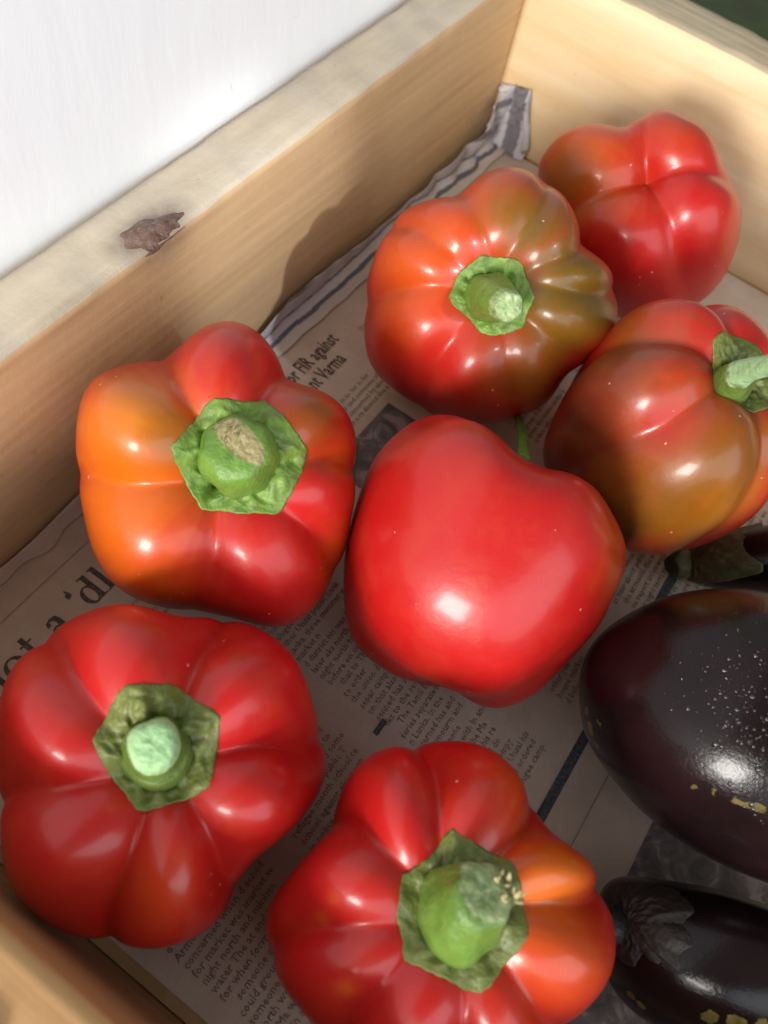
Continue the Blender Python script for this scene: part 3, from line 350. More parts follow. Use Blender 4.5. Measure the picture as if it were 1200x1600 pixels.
SKIN = pepper_material()
CALYX = green_material('calyx_green', (0.085, 0.16, 0.02), (0.19, 0.31, 0.045), (0.10, 0.085, 0.02))
CALYX_OLD = green_material('calyx_olive', (0.08, 0.10, 0.015), (0.16, 0.19, 0.035), (0.09, 0.065, 0.02))
STEM = stem_material('stem_green', (0.085, 0.18, 0.02), (0.16, 0.30, 0.045), (0.11, 0.15, 0.03), (0.16, 0.13, 0.05), (0.32, 0.27, 0.12), (0.46, 0.40, 0.22))
STEM_RAGGED = stem_material('stem_ragged', (0.085, 0.17, 0.02), (0.15, 0.27, 0.04), (0.12, 0.14, 0.03), (0.11, 0.18, 0.06), (0.26, 0.34, 0.14), (0.48, 0.48, 0.30))
STEM_MINT = stem_material('stem_mint', (0.075, 0.13, 0.02), (0.14, 0.22, 0.04), (0.12, 0.16, 0.03), (0.20, 0.36, 0.14), (0.32, 0.52, 0.25), (0.42, 0.58, 0.34))
FIBRE = fibre_material()
CUT = pale_cut_material()
EGG = eggplant_material()
EGG_CALYX = green_material('eggplant_calyx_brown', (0.008, 0.005, 0.004), (0.020, 0.013, 0.009), (0.008, 0.005, 0.004), 0.5)
EGG_CALYX_GREEN = green_material('eggplant_calyx_green', (0.045, 0.042, 0.012), (0.12, 0.10, 0.03), (0.04, 0.025, 0.015), 0.55)
WOOD_SIDE = wood_material('pine_side', 1, [(0.50, 0.31, 0.15), (0.58, 0.385, 0.195), (0.64, 0.445, 0.24), (0.44, 0.28, 0.17), 0.30, 0.45])
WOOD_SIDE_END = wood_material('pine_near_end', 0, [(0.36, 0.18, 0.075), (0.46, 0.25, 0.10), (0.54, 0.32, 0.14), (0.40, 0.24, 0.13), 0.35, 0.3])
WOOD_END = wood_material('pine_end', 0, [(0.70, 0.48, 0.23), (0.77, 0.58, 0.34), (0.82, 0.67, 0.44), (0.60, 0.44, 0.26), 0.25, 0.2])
WOOD_TOP = wood_material('weathered_pine_top', 1, [(0.44, 0.355, 0.25), (0.56, 0.47, 0.345), (0.64, 0.55, 0.41), (0.46, 0.41, 0.36), 0.65, 0.45], True)
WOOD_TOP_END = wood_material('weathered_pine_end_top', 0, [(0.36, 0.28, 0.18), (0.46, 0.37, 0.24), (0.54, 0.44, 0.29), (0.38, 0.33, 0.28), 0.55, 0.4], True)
PAPER = paper_material()
INK = ink_material('black_ink', (0.075, 0.055, 0.05))
INK_SOFT = ink_material('body_ink', (0.22, 0.155, 0.13))
INK_BLUE = ink_material('slate_ink', (0.05, 0.055, 0.065))
HALF = halftone_material()
MARGIN = margin_material()
WALL = wall_material()
GROUND = ground_material()

# ------------------------------------------------------------------ setting
def box_mesh(name, x0, x1, y0, y1, z0, z1, nx, ny, nz, wob=0.0, seed=0, bevel=0.0):
    """a plank: subdivided box whose arrises wander a little, as sawn and knocked wood does"""
    bm = bmesh.new()
    def face(o, a, b, na, nb):
        vs = [[bm.verts.new(o + a * (i / na) + b * (j / nb)) for j in range(nb + 1)] for i in range(na + 1)]
        for i in range(na):
            for j in range(nb):
                bm.faces.new((vs[i][j], vs[i + 1][j], vs[i + 1][j + 1], vs[i][j + 1]))
    X, Y, Z = Vector((x1 - x0, 0, 0)), Vector((0, y1 - y0, 0)), Vector((0, 0, z1 - z0))
    o = Vector((x0, y0, z0))
    face(o + Z, X, Y, nx, ny); face(o, Y, X, ny, nx)
    face(o, X, Z, nx, nz); face(o + Y, Z, X, nz, nx)
    face(o, Z, Y, nz, ny); face(o + X, Y, Z, ny, nz)
    bmesh.ops.remove_doubles(bm, verts=bm.verts, dist=1e-6)
    rnd = random.Random(seed)
    ph = [(rnd.uniform(60, 420), rnd.uniform(0, 6.28), rnd.uniform(0.3, 1)) for _ in range(10)]
    along = 1 if (y1 - y0) > (x1 - x0) else 0
    for v in bm.verts:
        p = v.co
        s = sum(a * math.sin(f * (p.y if along else p.x) + q + 3 * (p.z > (z0 + z1) / 2) + 2 * ((p.x - x0) * along + (p.y - y0) * (1 - along) > 0.01)) for f, q, a in ph) / 4
        top = abs(p.z - z1) < 1e-5
        e = (abs(p.x - x0) < 1e-5 or abs(p.x - x1) < 1e-5) if along else (abs(p.y - y0) < 1e-5 or abs(p.y - y1) < 1e-5)
        if top:
            p.z += wob * 0.4 * s - (bevel * (1.0 + 0.8 * max(0, s)) if e else 0)
            if along: p.x += wob * s * (0.7 if e else 0.2)
            else: p.y += wob * s * (0.7 if e else 0.2)
    bm.normal_update()
    me = bpy.data.meshes.new(name); bm.to_mesh(me); bm.free()
    me.polygons.foreach_set('use_smooth', [True] * len(me.polygons))
    return me

def paint(me, name, fn, default=(0, 0, 0)):
    a = me.color_attributes.new(name, 'FLOAT_COLOR', 'POINT')
    buf = []
    for v in me.vertices:
        c = fn(v.co); buf += [c[0], c[1], c[2], 1.0]
    a.data.foreach_set('color', buf)

g = link('ground', mesh_from('ground', [(-2.5, -2.5, -0.032), (2.5, -2.5, -0.032), (2.5, 2.5, -0.032), (-2.5, 2.5, -0.032)], [(0, 1, 2, 3)], False), GROUND)
g['kind'] = 'structure'
XW, YB, YF, XR = -0.148, 0.379, -0.0234, 0.215
TL_, TB = 0.0225, 0.0260
wall = link('wall', mesh_from('wall', [(XW - TL_ - 0.0035, -0.5, -0.03), (XW - TL_ - 0.0035, 0.9, -0.03), (XW - TL_ - 0.0035, 0.9, 0.6), (XW - TL_ - 0.0035, -0.5, 0.6),
                                       (XW - TL_ - 0.10, -0.5, -0.03), (XW - TL_ - 0.10, 0.9, -0.03), (XW - TL_ - 0.10, 0.9, 0.6), (XW - TL_ - 0.10, -0.5, 0.6)],
                              [(0, 1, 2, 3), (5, 4, 7, 6), (3, 2, 6, 7), (0, 4, 5, 1), (1, 5, 6, 2), (4, 0, 3, 7)], False), WALL)
wall['kind'] = 'structure'

crate = bpy.data.objects.new('wooden_crate', None); COL.objects.link(crate)
crate.location = (0.03, 0.17, -0.03); crate.empty_display_size = 0.05
tag(crate, 'open pine crate with weathered tan boards holding all the vegetables', 'crate')

def two_tone(me, side_mat, top_mat, zt):
    me.materials.append(side_mat); me.materials.append(top_mat)
    for p in me.polygons:
        p.material_index = 1 if p.normal.z > 0.6 and p.center.z > zt else 0

KN = Vector((XW - 0.0056, 0.1375, 0.086))
def knot_weight(co):
    d = co - KN
    r = math.sqrt((d.x / 0.006) ** 2 + (d.y / 0.013) ** 2 + (d.z / 0.010) ** 2)
    k = 0.75 * max(0.0, min(1.0, 1.6 - r))
    s = max(0.0, 1 - math.hypot((co.y - 0.10) / 0.018, (co.x - XW + 0.002) / 0.0035)) * 0.35 * (co.z > 0.08)
    return (max(k, s),) * 3

def board(name, x0, x1, y0, y1, z0, z1, n, side, top, seed, label=None, knot=False):
    me = box_mesh(name, x0, x1, y0, y1, z0, z1, *n, wob=0.0009, seed=seed, bevel=0.0007)
    two_tone(me, side, top, z1 - 0.004)
    if knot:
        for v in me.vertices:
            w = knot_weight(v.co)[0]
            if v.co.z > 0.07: 
                v.co.z -= 0.0012 * w * (0.6 + 0.4 * math.sin(v.co.y * 900) * math.cos(v.co.x * 700))
    paint(me, 'knot', knot_weight if knot else (lambda c: (0, 0, 0)))
    o = link(name, me, None, crate)
    if label: o['label'] = label
    return o
board('side_panel', XW - TL_, XW, YF - 0.027, YB + TB, -0.028, 0.0862, (10, 320, 30), WOOD_SIDE, WOOD_TOP, 3, 'long tan side board with a knot in its weathered grey top', True)
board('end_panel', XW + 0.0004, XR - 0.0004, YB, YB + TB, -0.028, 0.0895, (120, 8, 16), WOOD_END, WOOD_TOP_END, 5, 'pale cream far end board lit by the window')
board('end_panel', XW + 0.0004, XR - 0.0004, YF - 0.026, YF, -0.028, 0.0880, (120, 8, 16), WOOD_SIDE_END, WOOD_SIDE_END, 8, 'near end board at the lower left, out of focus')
bm = bmesh.new()
pts = [(-0.0365, -0.0345), (-0.0320, -0.0352), (-0.0290, -0.0395), (-0.0325, -0.0425), (-0.0375, -0.0400)]
bm.faces.new([bm.verts.new((x, y, 0.0886)) for x, y in pts])
ex = bmesh.ops.extrude_face_region(bm, geom=bm.faces[:])
for q in ex['geom']:
    if isinstance(q, bmesh.types.BMVert): q.co += Vector((0.0004, 0.0004, 0.0010))
bmesh.ops.recalc_face_normals(bm, faces=bm.faces)
me = bpy.data.meshes.new('pale_patch'); bm.to_mesh(me); bm.free()
link('pale_patch', me, WALL, crate)  # small raised pale patch on top of the near end board
board('side_panel', XR, XR + TL_, YF - 0.027, YB + TB, -0.028, 0.0862, (6, 120, 12), WOOD_SIDE, WOOD_TOP, 9)
bp = box_mesh('bottom_panel', XW + 0.0006, XR - 0.0006, YF + 0.0004, YB - 0.0004, -0.012, -0.0012, 10, 10, 2)
paint(bp, 'knot', lambda c: (0, 0, 0))
link('bottom_panel', bp, WOOD_SIDE, crate)

# the knot: a low dark lump, smooth on its crest, tapering to the inner arris
V = []; F = []
nr, na = 14, 48
rnd = random.Random(12)
kw = [(rnd.uniform(200, 900), rnd.uniform(200, 900), rnd.uniform(0, 6.28)) for _ in range(7)]
for i in range(nr + 1):
    t = i / nr
    for j in range(na):
        a = 2 * math.pi * j / na
        rim = 1 + 0.08 * math.sin(3 * a + 1) + 0.05 * math.sin(7 * a) + 0.03 * math.sin(13 * a + 2)
        y = 0.0160 * t * math.cos(a) * rim; x = 0.0066 * t * math.sin(a) * rim * (1 - 0.35 * math.cos(a)) + 0.0022 * math.cos(a) * t
        b = sum(math.sin(f * x + g * y + p) for f, g, p in kw) / 7
        V.append((KN.x + x, KN.y + y, 0.0846 + 0.0024 * (1 - t ** 2) + 0.0008 * b * (1 - t)))
for i in range(nr):
    for j in range(na):
        k = (j + 1) % na
        F.append((i * na + j, (i + 1) * na + j, (i + 1) * na + k, i * na + k))
kb = Mat('knot_bark', Roughness=0.24)
kb.color(kb.mix(kb.ramp(kb.noise(160, 4, 0.7), [(0.3, (0.075, 0.030, 0.020)), (0.55, (0.16, 0.085, 0.060)), (0.75, (0.26, 0.18, 0.14))]), (0.30, 0.25, 0.23), kb.ramp(kb.noise(520, 3, 0.7), [(0.5, (0, 0, 0)), (0.7, (0.5,) * 3)])))
kb.bump(kb.noise(420, 4, 0.7), 0.7, 0.001)
link('knot', mesh_from('knot', V, F), kb.m, crate)

# ------------------------------------------------------------------ newspaper
news = bpy.data.objects.new('newspaper', None); COL.objects.link(news)
news.location = (0.03, 0.17, 0.0); news.empty_display_size = 0.05
tag(news, 'old printed newspaper lining the floor of the wooden crate', 'newspaper')

PX0, PX1, PY0, PY1 = XW + 0.001, XR - 0.004, -0.0195, YB - 0.004
def paper_z(x, y):
    w = 0.00035 * (math.sin(41 * x + 23 * y) + math.sin(67 * y - 31 * x + 1.3) + 0.6 * math.sin(120 * x + 90 * y))
    w += 0.0025 * max(0, 1 - abs(y - PY0) / 0.02) * max(0, 0.5 + 0.5 * math.sin(55 * x))
    return -0.0009 + 0.0006 + w * 0.5
nx, ny = 110, 130
v = []; f = []
for i in range(nx + 1):
    for j in range(ny + 1):
        x = PX0 + (PX1 - PX0) * i / nx; y = PY0 + (PY1 - PY0) * j / ny
        v.append((x, y, paper_z(x, y)))
for i in range(nx):
    for j in range(ny):
        a = i * (ny + 1) + j
        f.append((a, a + ny + 1, a + ny + 2, a + 1))
link('sheet', mesh_from('sheet', v, f), PAPER, news)

def on_paper(me, dz=0.00018):
    for q in me.vertices:
        q.co.z = paper_z(q.co.x, q.co.y) + dz
    return me

def text_mesh(name, lines, size, narrow=1.0, bold=0.0):
    """lines: (x, y, string); the print reads along +Y with its head towards -X"""
    V = []; F = []
    cache = {}
    for (x0, y0, s) in lines:
        c = bpy.data.curves.new('print', 'FONT'); c.body = s; c.size = size
        c.resolution_u = 1; c.offset = bold
        o = bpy.data.objects.new('print', c); COL.objects.link(o)
        me = bpy.data.meshes.new_from_object(o.evaluated_get(bpy.context.evaluated_depsgraph_get()))
        n = len(V)
        V += [(x0 - q.co.y, y0 + q.co.x * narrow, 0) for q in me.vertices]
        F += [[i + n for i in p.vertices] for p in me.polygons]
        bpy.data.objects.remove(o); bpy.data.curves.remove(c); bpy.data.meshes.remove(me)
    return mesh_from(name, V, F, False)

# body columns: words that can be read in the photograph, set over and over where it is illegible
words = "the Ma ed his rs and do the compy his term Unsal his be was ordered refugee camp. sened eks to The Tamil E series separ n Lanka. In concerned has d Armourm d someone of to and in a for on by at from with that after said would been were their when which also more year state party court police report minister people village district former under between against house market water during before given early while other could about three first later group union order office public month night school union south north town".split()
rnd = random.Random(4)
fixed = {(2, 15): "    The Tamil E", (2, 13): "senned has sep", (2, 14): "eks to the ser", (2, 16): "series separated", (2, 17): "n Lanka. In the", (2, 18): "ncerned has and",
         (2, 19): "d Armourm and", (2, 20): "d someone", (2, 22): "   and of the Ma", (2, 23): "for the ed his re", (2, 24): "sepa rs and do", (2, 25): "to of the compy",
         (2, 26): "in his term Unsal his", (2, 27): "has be was ordered", (2, 28): "of the refugee camp."}
PITCH = 0.00342
ANCHOR = 0.0405 - 28 * PITCH
for ci, y0 in enumerate((-0.013, 0.033, 0.079, 0.125, 0.171, 0.217, 0.263, 0.309)):
    lines = []
    for k in range(-18, 70):
        x = ANCHOR + k * PITCH
        if x > (0.042 if ci < 4 else 0.20): break
        if ci <= 1 and x < -0.104: continue
        if ci == 2 and x < -0.085: continue
        if ci in (3, 4) and (x < -0.103 or -0.089 < x < -0.062): continue
        if ci > 4 and x < -0.120: continue
        if (ci, k) in fixed: s = fixed[(ci, k)]
        elif rnd.random() < 0.06: s = rnd.choice(words) + ' ' + rnd.choice(words)
        else:
            s = ''
            while len(s) < 23: s += rnd.choice(words) + ' '
            s = s[:23].rstrip()
            if rnd.random() < 0.15: s = '   ' + s[:21]
        lines.append((x, y0, s))
    blocks = [[]]
    for q in lines:
        if blocks[-1] and q[0] - blocks[-1][-1][0] > 2.5 * PITCH: blocks.append([])
        blocks[-1].append(q)
    for bl in blocks:
        link('body_text', on_paper(text_mesh('body_text', bl, 0.0034, 1.0, 0.00005)), INK_SOFT, news)
link('headline', on_paper(text_mesh('headline', [(-0.1212, 0.1735, "or FIR against"), (-0.1122, 0.1775, "nt Varma")], 0.0098, 0.60, 0.00022)), INK, news)

def rect(name, x0, x1, y0, y1, mat, dz=0.0002, n=24):
    v = []; f = []
    for j in range(n + 1):
        y = y0 + (y1 - y0) * j / n
        for i in range(5): v.append((x0 + (x1 - x0) * i / 4, y, 0))
    for j in range(n):
        for i in range(4):
            a = j * 5 + i; f.append((a, a + 1, a + 6, a + 5))
    return link(name, on_paper(mesh_from(name, v, f), dz), mat, news)
rect('printed_bar', 0.0487, 0.0522, 0.02, 0.30, INK_BLUE)
rect('printed_rule', 0.0631, 0.0634, 0.02, 0.30, INK_SOFT)
rect('printed_rule', -0.1334, -0.1331, -0.015, 0.10, INK_SOFT)
rect('printed_bar', -0.0122, -0.0096, 0.0755, 0.0830, INK_BLUE, 0.0003, 6) if False else rect('printed_dash', -0.0105, -0.0085, 0.0745, 0.0805, INK_BLUE, 0.0003, 6)
rect('printed_picture', 0.0828, 0.150, 0.0, 0.118, HALF, 0.0002)
rect('printed_picture', -0.0850, -0.0660, 0.150, 0.192, HALF, 0.0002)

# the big serif headline, drawn letter by letter: thick stems, thin joins, slab serifs
def serif_headline(word, x0, y0, xh):
    V = []; F = []
    def poly(pts, holes=None):
        n = len(V); V.extend(pts); F.append(list(range(n, n + len(pts))))
    def ring(cx, cy, ro, so, ri, si):
        n = 20; b = len(V)
        for k in range(n):
            t = 2 * math.pi * k / n
            V.append((cx + ro * math.cos(t), cy + so * math.sin(t)))
            V.append((cx + ri * math.cos(t + 0.12), cy + si * math.sin(t + 0.12)))
        for k in range(n):
            a, c = b + 2 * k, b + 2 * ((k + 1) % n)
            F.append([a, c, c + 1, a + 1])
    def box(x, y, w, h): poly([(x, y), (x + w, y), (x + w, y + h), (x, y + h)])
    s = xh; u = 0.0
    for ch in word:
        if ch == ' ': u += 0.55 * s; continue
        if ch == 'o': ring(u + 0.5 * s, 0.5 * s, 0.50 * s, 0.52 * s, 0.27 * s, 0.44 * s); u += 1.12 * s
        elif ch == 'n':
            box(u + 0.1 * s, 0, 0.24 * s, s); box(u + 0.7 * s, 0, 0.24 * s, 0.75 * s)
            box(u, 0, 0.44 * s, 0.07 * s); box(u + 0.6 * s, 0, 0.44 * s, 0.07 * s); box(u, 0.93 * s, 0.2 * s, 0.07 * s)
            poly([(u + 0.34 * s, 0.78 * s), (u + 0.34 * s, 0.70 * s), (u + 0.6 * s, 0.86 * s), (u + 0.7 * s, 0.74 * s), (u + 0.94 * s, 0.75 * s), (u + 0.85 * s, 0.97 * s), (u + 0.65 * s, 1.02 * s)]); u += 1.12 * s
        elif ch == 't':
            box(u + 0.16 * s, 0.12 * s, 0.24 * s, 1.2 * s); box(u, 0.92 * s, 0.62 * s, 0.08 * s)
            poly([(u + 0.16 * s, 0.12 * s), (u + 0.3 * s, -0.02 * s), (u + 0.5 * s, 0.0), (u + 0.65 * s, 0.14 * s), (u + 0.6 * s, 0.18 * s), (u + 0.4 * s, 0.12 * s)]); u += 0.74 * s
        elif ch == 'a':
            box(u + 0.5 * s, 0.02 * s, 0.24 * s, 0.75 * s); ring(u + 0.34 * s, 0.27 * s, 0.32 * s, 0.29 * s, 0.14 * s, 0.21 * s)
            poly([(u + 0.06 * s, 0.72 * s), (u + 0.25 * s, 0.7 * s), (u + 0.3 * s, 0.9 * s), (u + 0.5 * s, 0.77 * s), (u + 0.74 * s, 0.77 * s), (u + 0.66 * s, 0.97 * s), (u + 0.4 * s, 1.02 * s), (u + 0.14 * s, 0.94 * s)])
            box(u + 0.7 * s, 0, 0.2 * s, 0.08 * s); u += 0.98 * s
        elif ch == "'":
            poly([(u + 0.02 * s, 1.05 * s), (u + 0.12 * s, 1.02 * s), (u + 0.28 * s, 1.1 * s), (u + 0.28 * s, 1.25 * s), (u + 0.2 * s, 1.5 * s), (u + 0.14 * s, 1.48 * s), (u + 0.14 * s, 1.33 * s), (u + 0.02 * s, 1.25 * s)]); u += 0.40 * s
        elif ch == 'd':
            ring(u + 0.42 * s, 0.49 * s, 0.42 * s, 0.51 * s, 0.20 * s, 0.43 * s); box(u + 0.62 * s, 0, 0.24 * s, 1.45 * s); box(u + 0.46 * s, 1.38 * s, 0.2 * s, 0.07 * s); box(u + 0.8 * s, 0, 0.2 * s, 0.07 * s); u += 1.06 * s
        elif ch == 'l':
            box(u + 0.12 * s, 0, 0.24 * s, 1.45 * s); box(u, 0, 0.48 * s, 0.07 * s); box(u, 1.38 * s, 0.2 * s, 0.07 * s); u += 0.52 * s
    me = mesh_from('headline', [(x0 - q[1], y0 + q[0], 0) for q in V], F, False)
    # overlapping strokes of one letter must not share a plane
    return me
hm = serif_headline("not a 'dl", -0.1140, 0.0085, 0.0078)
for i, q in enumerate(hm.vertices): pass
on_paper(hm, 0.0002)
for p in hm.polygons:
    for i in p.vertices: hm.vertices[i].co.z += 0.00001 * (p.index % 7)
link('headline', hm, INK, news)

# the margin of a second sheet, pushed up against the long board and crumpled into the far corner
def lerp(a, b, t): return a + (b - a) * t
rng = random.Random(21)
wr = [(rng.uniform(60, 260), rng.uniform(0, 6.28), rng.uniform(0.2, 1), rng.uniform(-90, 90)) for _ in range(9)]
def margin_mesh():
    V = []; F = []; Cc = []
    ny, ns = 260, 44
    y0, y1 = 0.168, YB - 0.0015
    for j in range(ny + 1):
        y = lerp(y0, y1, j / ny); t = j / ny
        rise = 0.0075 + 0.0030 * math.sin(t * 9) + 0.020 * max(0, (t - 0.84) / 0.16) ** 1.3
        wide = 0.0115 + 0.002 * t + 0.0004 * math.sin(60 * y) + 0.0003 * math.sin(310 * y)
        if t < 0.10: rise *= 0.15 + 0.85 * t / 0.10
        L = wide + rise
        for i in range(ns + 1):
            s = i / ns * L
            cr = sum(a * math.sin(f * y + g * s * 3 + q) for f, q, a, g in wr) / 4
            amp = 0.0004 + 0.0040 * max(0, (t - 0.5) / 0.5) * min(1, i / ns * 2.5) + 0.0012 * min(1, i / ns * 2)
            r = 0.0045
            if s < wide - r: x, z = XW + 0.0022 + wide - s, 0.0007
            elif s < wide + r * 0.57:
                a = (s - wide + r) / r
                x, z = XW + 0.0022 + r - r * math.sin(a), 0.0007 + r - r * math.cos(a)
            else: x, z = XW + 0.0022, 0.0007 + r + (s - wide - r * 0.57)
            x += abs(cr) * amp * 1.6 + 0.0012 * min(1, i / ns * 1.5) + 0.002 * max(0, (t - .6) / .4) * (i / ns); z += max(0, cr) * amp * 0.7
            V.append((max(x, XW + 0.0008), y, max(z, paper_z(x, y) + 0.0006)))
            k = s / (0.0125 + 0.003 * t)
            c = (0.60, 0.54, 0.47)
            if k > 0.42: c = (0.075, 0.09, 0.115)
            if k > 0.62: c = (0.60, 0.57, 0.56)
            if k > 0.95: c = (0.17, 0.15, 0.16)
            if k > 1.05: c = (0.55, 0.53, 0.54)
            if k > 1.6 and math.sin(k * 9 + y * 120) > 0.2: c = (0.15, 0.14, 0.16)
            Cc += [*c, 1.0]
    for j in range(ny):
        for i in range(ns):
            a = j * (ns + 1) + i
            F.append((a, a + 1, a + ns + 2, a + ns + 1))
    me = mesh_from('crumpled_margin', V, F)
    me.color_attributes.new('print', 'FLOAT_COLOR', 'POINT').data.foreach_set('color', Cc)
    return me
mg = link('crumpled_margin', margin_mesh(), MARGIN, news)
mg['label'] = 'crumpled newspaper margin with dark stripes standing up along the long board'
sm = mg.modifiers.new('thickness', 'SOLIDIFY'); sm.thickness = 0.00025
# the same sheet folded up against the end board in the corner
V = []; F = []
for i in range(37):
    a = i / 36; x = lerp(XW + 0.0015, -0.1215, a)
    for j in range(29):
        b = j / 28
        h = lerp(0.030, 0.036, a) if a < 0.62 else lerp(0.036, 0.004, (a - 0.62) / 0.38)
        cr = sum(q * math.sin(f * 3.1 * x + g * 1.4 * b * 0.03 * 20 + p) for f, p, q, g in wr) / 4
        V.append((x + 0.0016 * cr * b, YB - 0.0012 - 0.006 * (1 - b) ** 3 - 0.0042 * abs(cr) * (0.3 + b), 0.0004 + h * b + 0.0008 * cr * b))
for i in range(36):
    for j in range(28):
        k = i * 29 + j; F.append((k, k + 29, k + 30, k + 1))
cm = mesh_from('corner_fold', V, F)
Cc = []
for q in cm.vertices:
    u = q.co.x * 300 + q.co.z * 40
    c = (0.58, 0.55, 0.56) if math.sin(u) > -0.35 else (0.15, 0.14, 0.16)
    Cc += [*c, 1]
cm.color_attributes.new('print', 'FLOAT_COLOR', 'POINT').data.foreach_set('color', Cc)
cf = link('corner_fold', cm, MARGIN, news)
cf.modifiers.new('thickness', 'SOLIDIFY').thickness = 0.00025
# torn edge near the left of the picture
V = []; F = []
for j in range(60):
    y = lerp(0.012, 0.122, j / 59); w = 0.004 + 0.0014 * math.sin(130 * y) + 0.001 * math.sin(333 * y + 1)
    for i in range(6):
        t = i / 5
        V.append((XW + 0.0012 + w * (1 - t), y, paper_z(XW + 0.003, y) + 0.0005 + 0.004 * t * t * (1 + 0.4 * math.sin(90 * y))))
for j in range(59):
    for i in range(5):
        a = j * 6 + i; F.append((a, a + 1, a + 7, a + 6))
te = mesh_from('torn_edge', V, F)
to = link('torn_edge', te, PAPER, news)
to.modifiers.new('thickness', 'SOLIDIFY').thickness = 0.0002

# ------------------------------------------------------------------ peppers and eggplants
PAL = [(0.46, 0.010, 0.009), (0.58, 0.115, 0.004), (0.23, 0.062, 0.005), (0.135, 0.075, 0.006), (0.62, 0.24, 0.01), (0.12, 0.016, 0.007), (0.48, 0.066, 0.004)]
def fruit_body(name, sp, mat, base, nt, npsi, scuffs=None, parent=None):
    V, T, P = lobed_grid(np.array(sp['axis']), sp['e1'], sp['half'], sp['rc'], sp['depth'], sp['k'], sp['cav'], sp['cavb'], sp['taper'], sp['grooves'], sp['box'], sp['full'], nt=nt, npsi=npsi, lump=sp['lump'], seed=sp['seed'])
    V = fit_outline(V * sp['size'], sp['fwd'], sp['right'], sp['warp'], sp['rim'], sp['size'])
    v, f = grid_mesh(V)
    me = mesh_from(name, v, f)
    cols = np.tile(np.array(base, float), (len(v), 1))
    r = np.random.RandomState(sp['seed'])
    ph = r.uniform(0, 6.28, (6,)); fr = r.normal(size=(6, 3)) * 90
    wob = sum(np.sin(v @ fr[i] + ph[i]) for i in range(6)) / 6
    tt = np.concatenate([[0.0], T.ravel(), [0.0]]); pp = np.concatenate([[0.0], P.ravel(), [math.pi]])
    stk = sum(np.sin(n_ * tt + r.uniform(0, 6.28) + 1.2 * np.sin(2.2 * pp + r.uniform(0, 6.28))) for n_ in (9, 14, 23, 37, 53)) / 5
    fine = sum(np.sin(v @ (r.normal(size=3) * 700) + r.uniform(0, 6.28)) for _ in range(8)) / 8
    for x, y, z, rad, c, st in sp.get('blobs', []):
        d = np.linalg.norm(v - np.array([x, y, z]), axis=1) / rad * (1 + 0.22 * wob + 0.22 * stk + 0.14 * fine)
        w = (st * np.exp(-d ** 2.2))[:, None]
        cols = cols * (1 - w) + np.array(PAL[c]) * w
    a = me.color_attributes.new('skin', 'FLOAT_COLOR', 'POINT')
    a.data.foreach_set('color', np.c_[cols, np.ones(len(v))].astype(np.float32).ravel())
    o = link(name, me, mat)
    o.location = sp['centre']
    return o, v + np.array(sp['centre']), f

def table(tab, a):
    n = len(tab); t = (a / (2 * math.pi) * n) % n; i = int(t); k = t - i
    return tab[i % n] * (1 - k) + tab[(i + 1) % n] * k

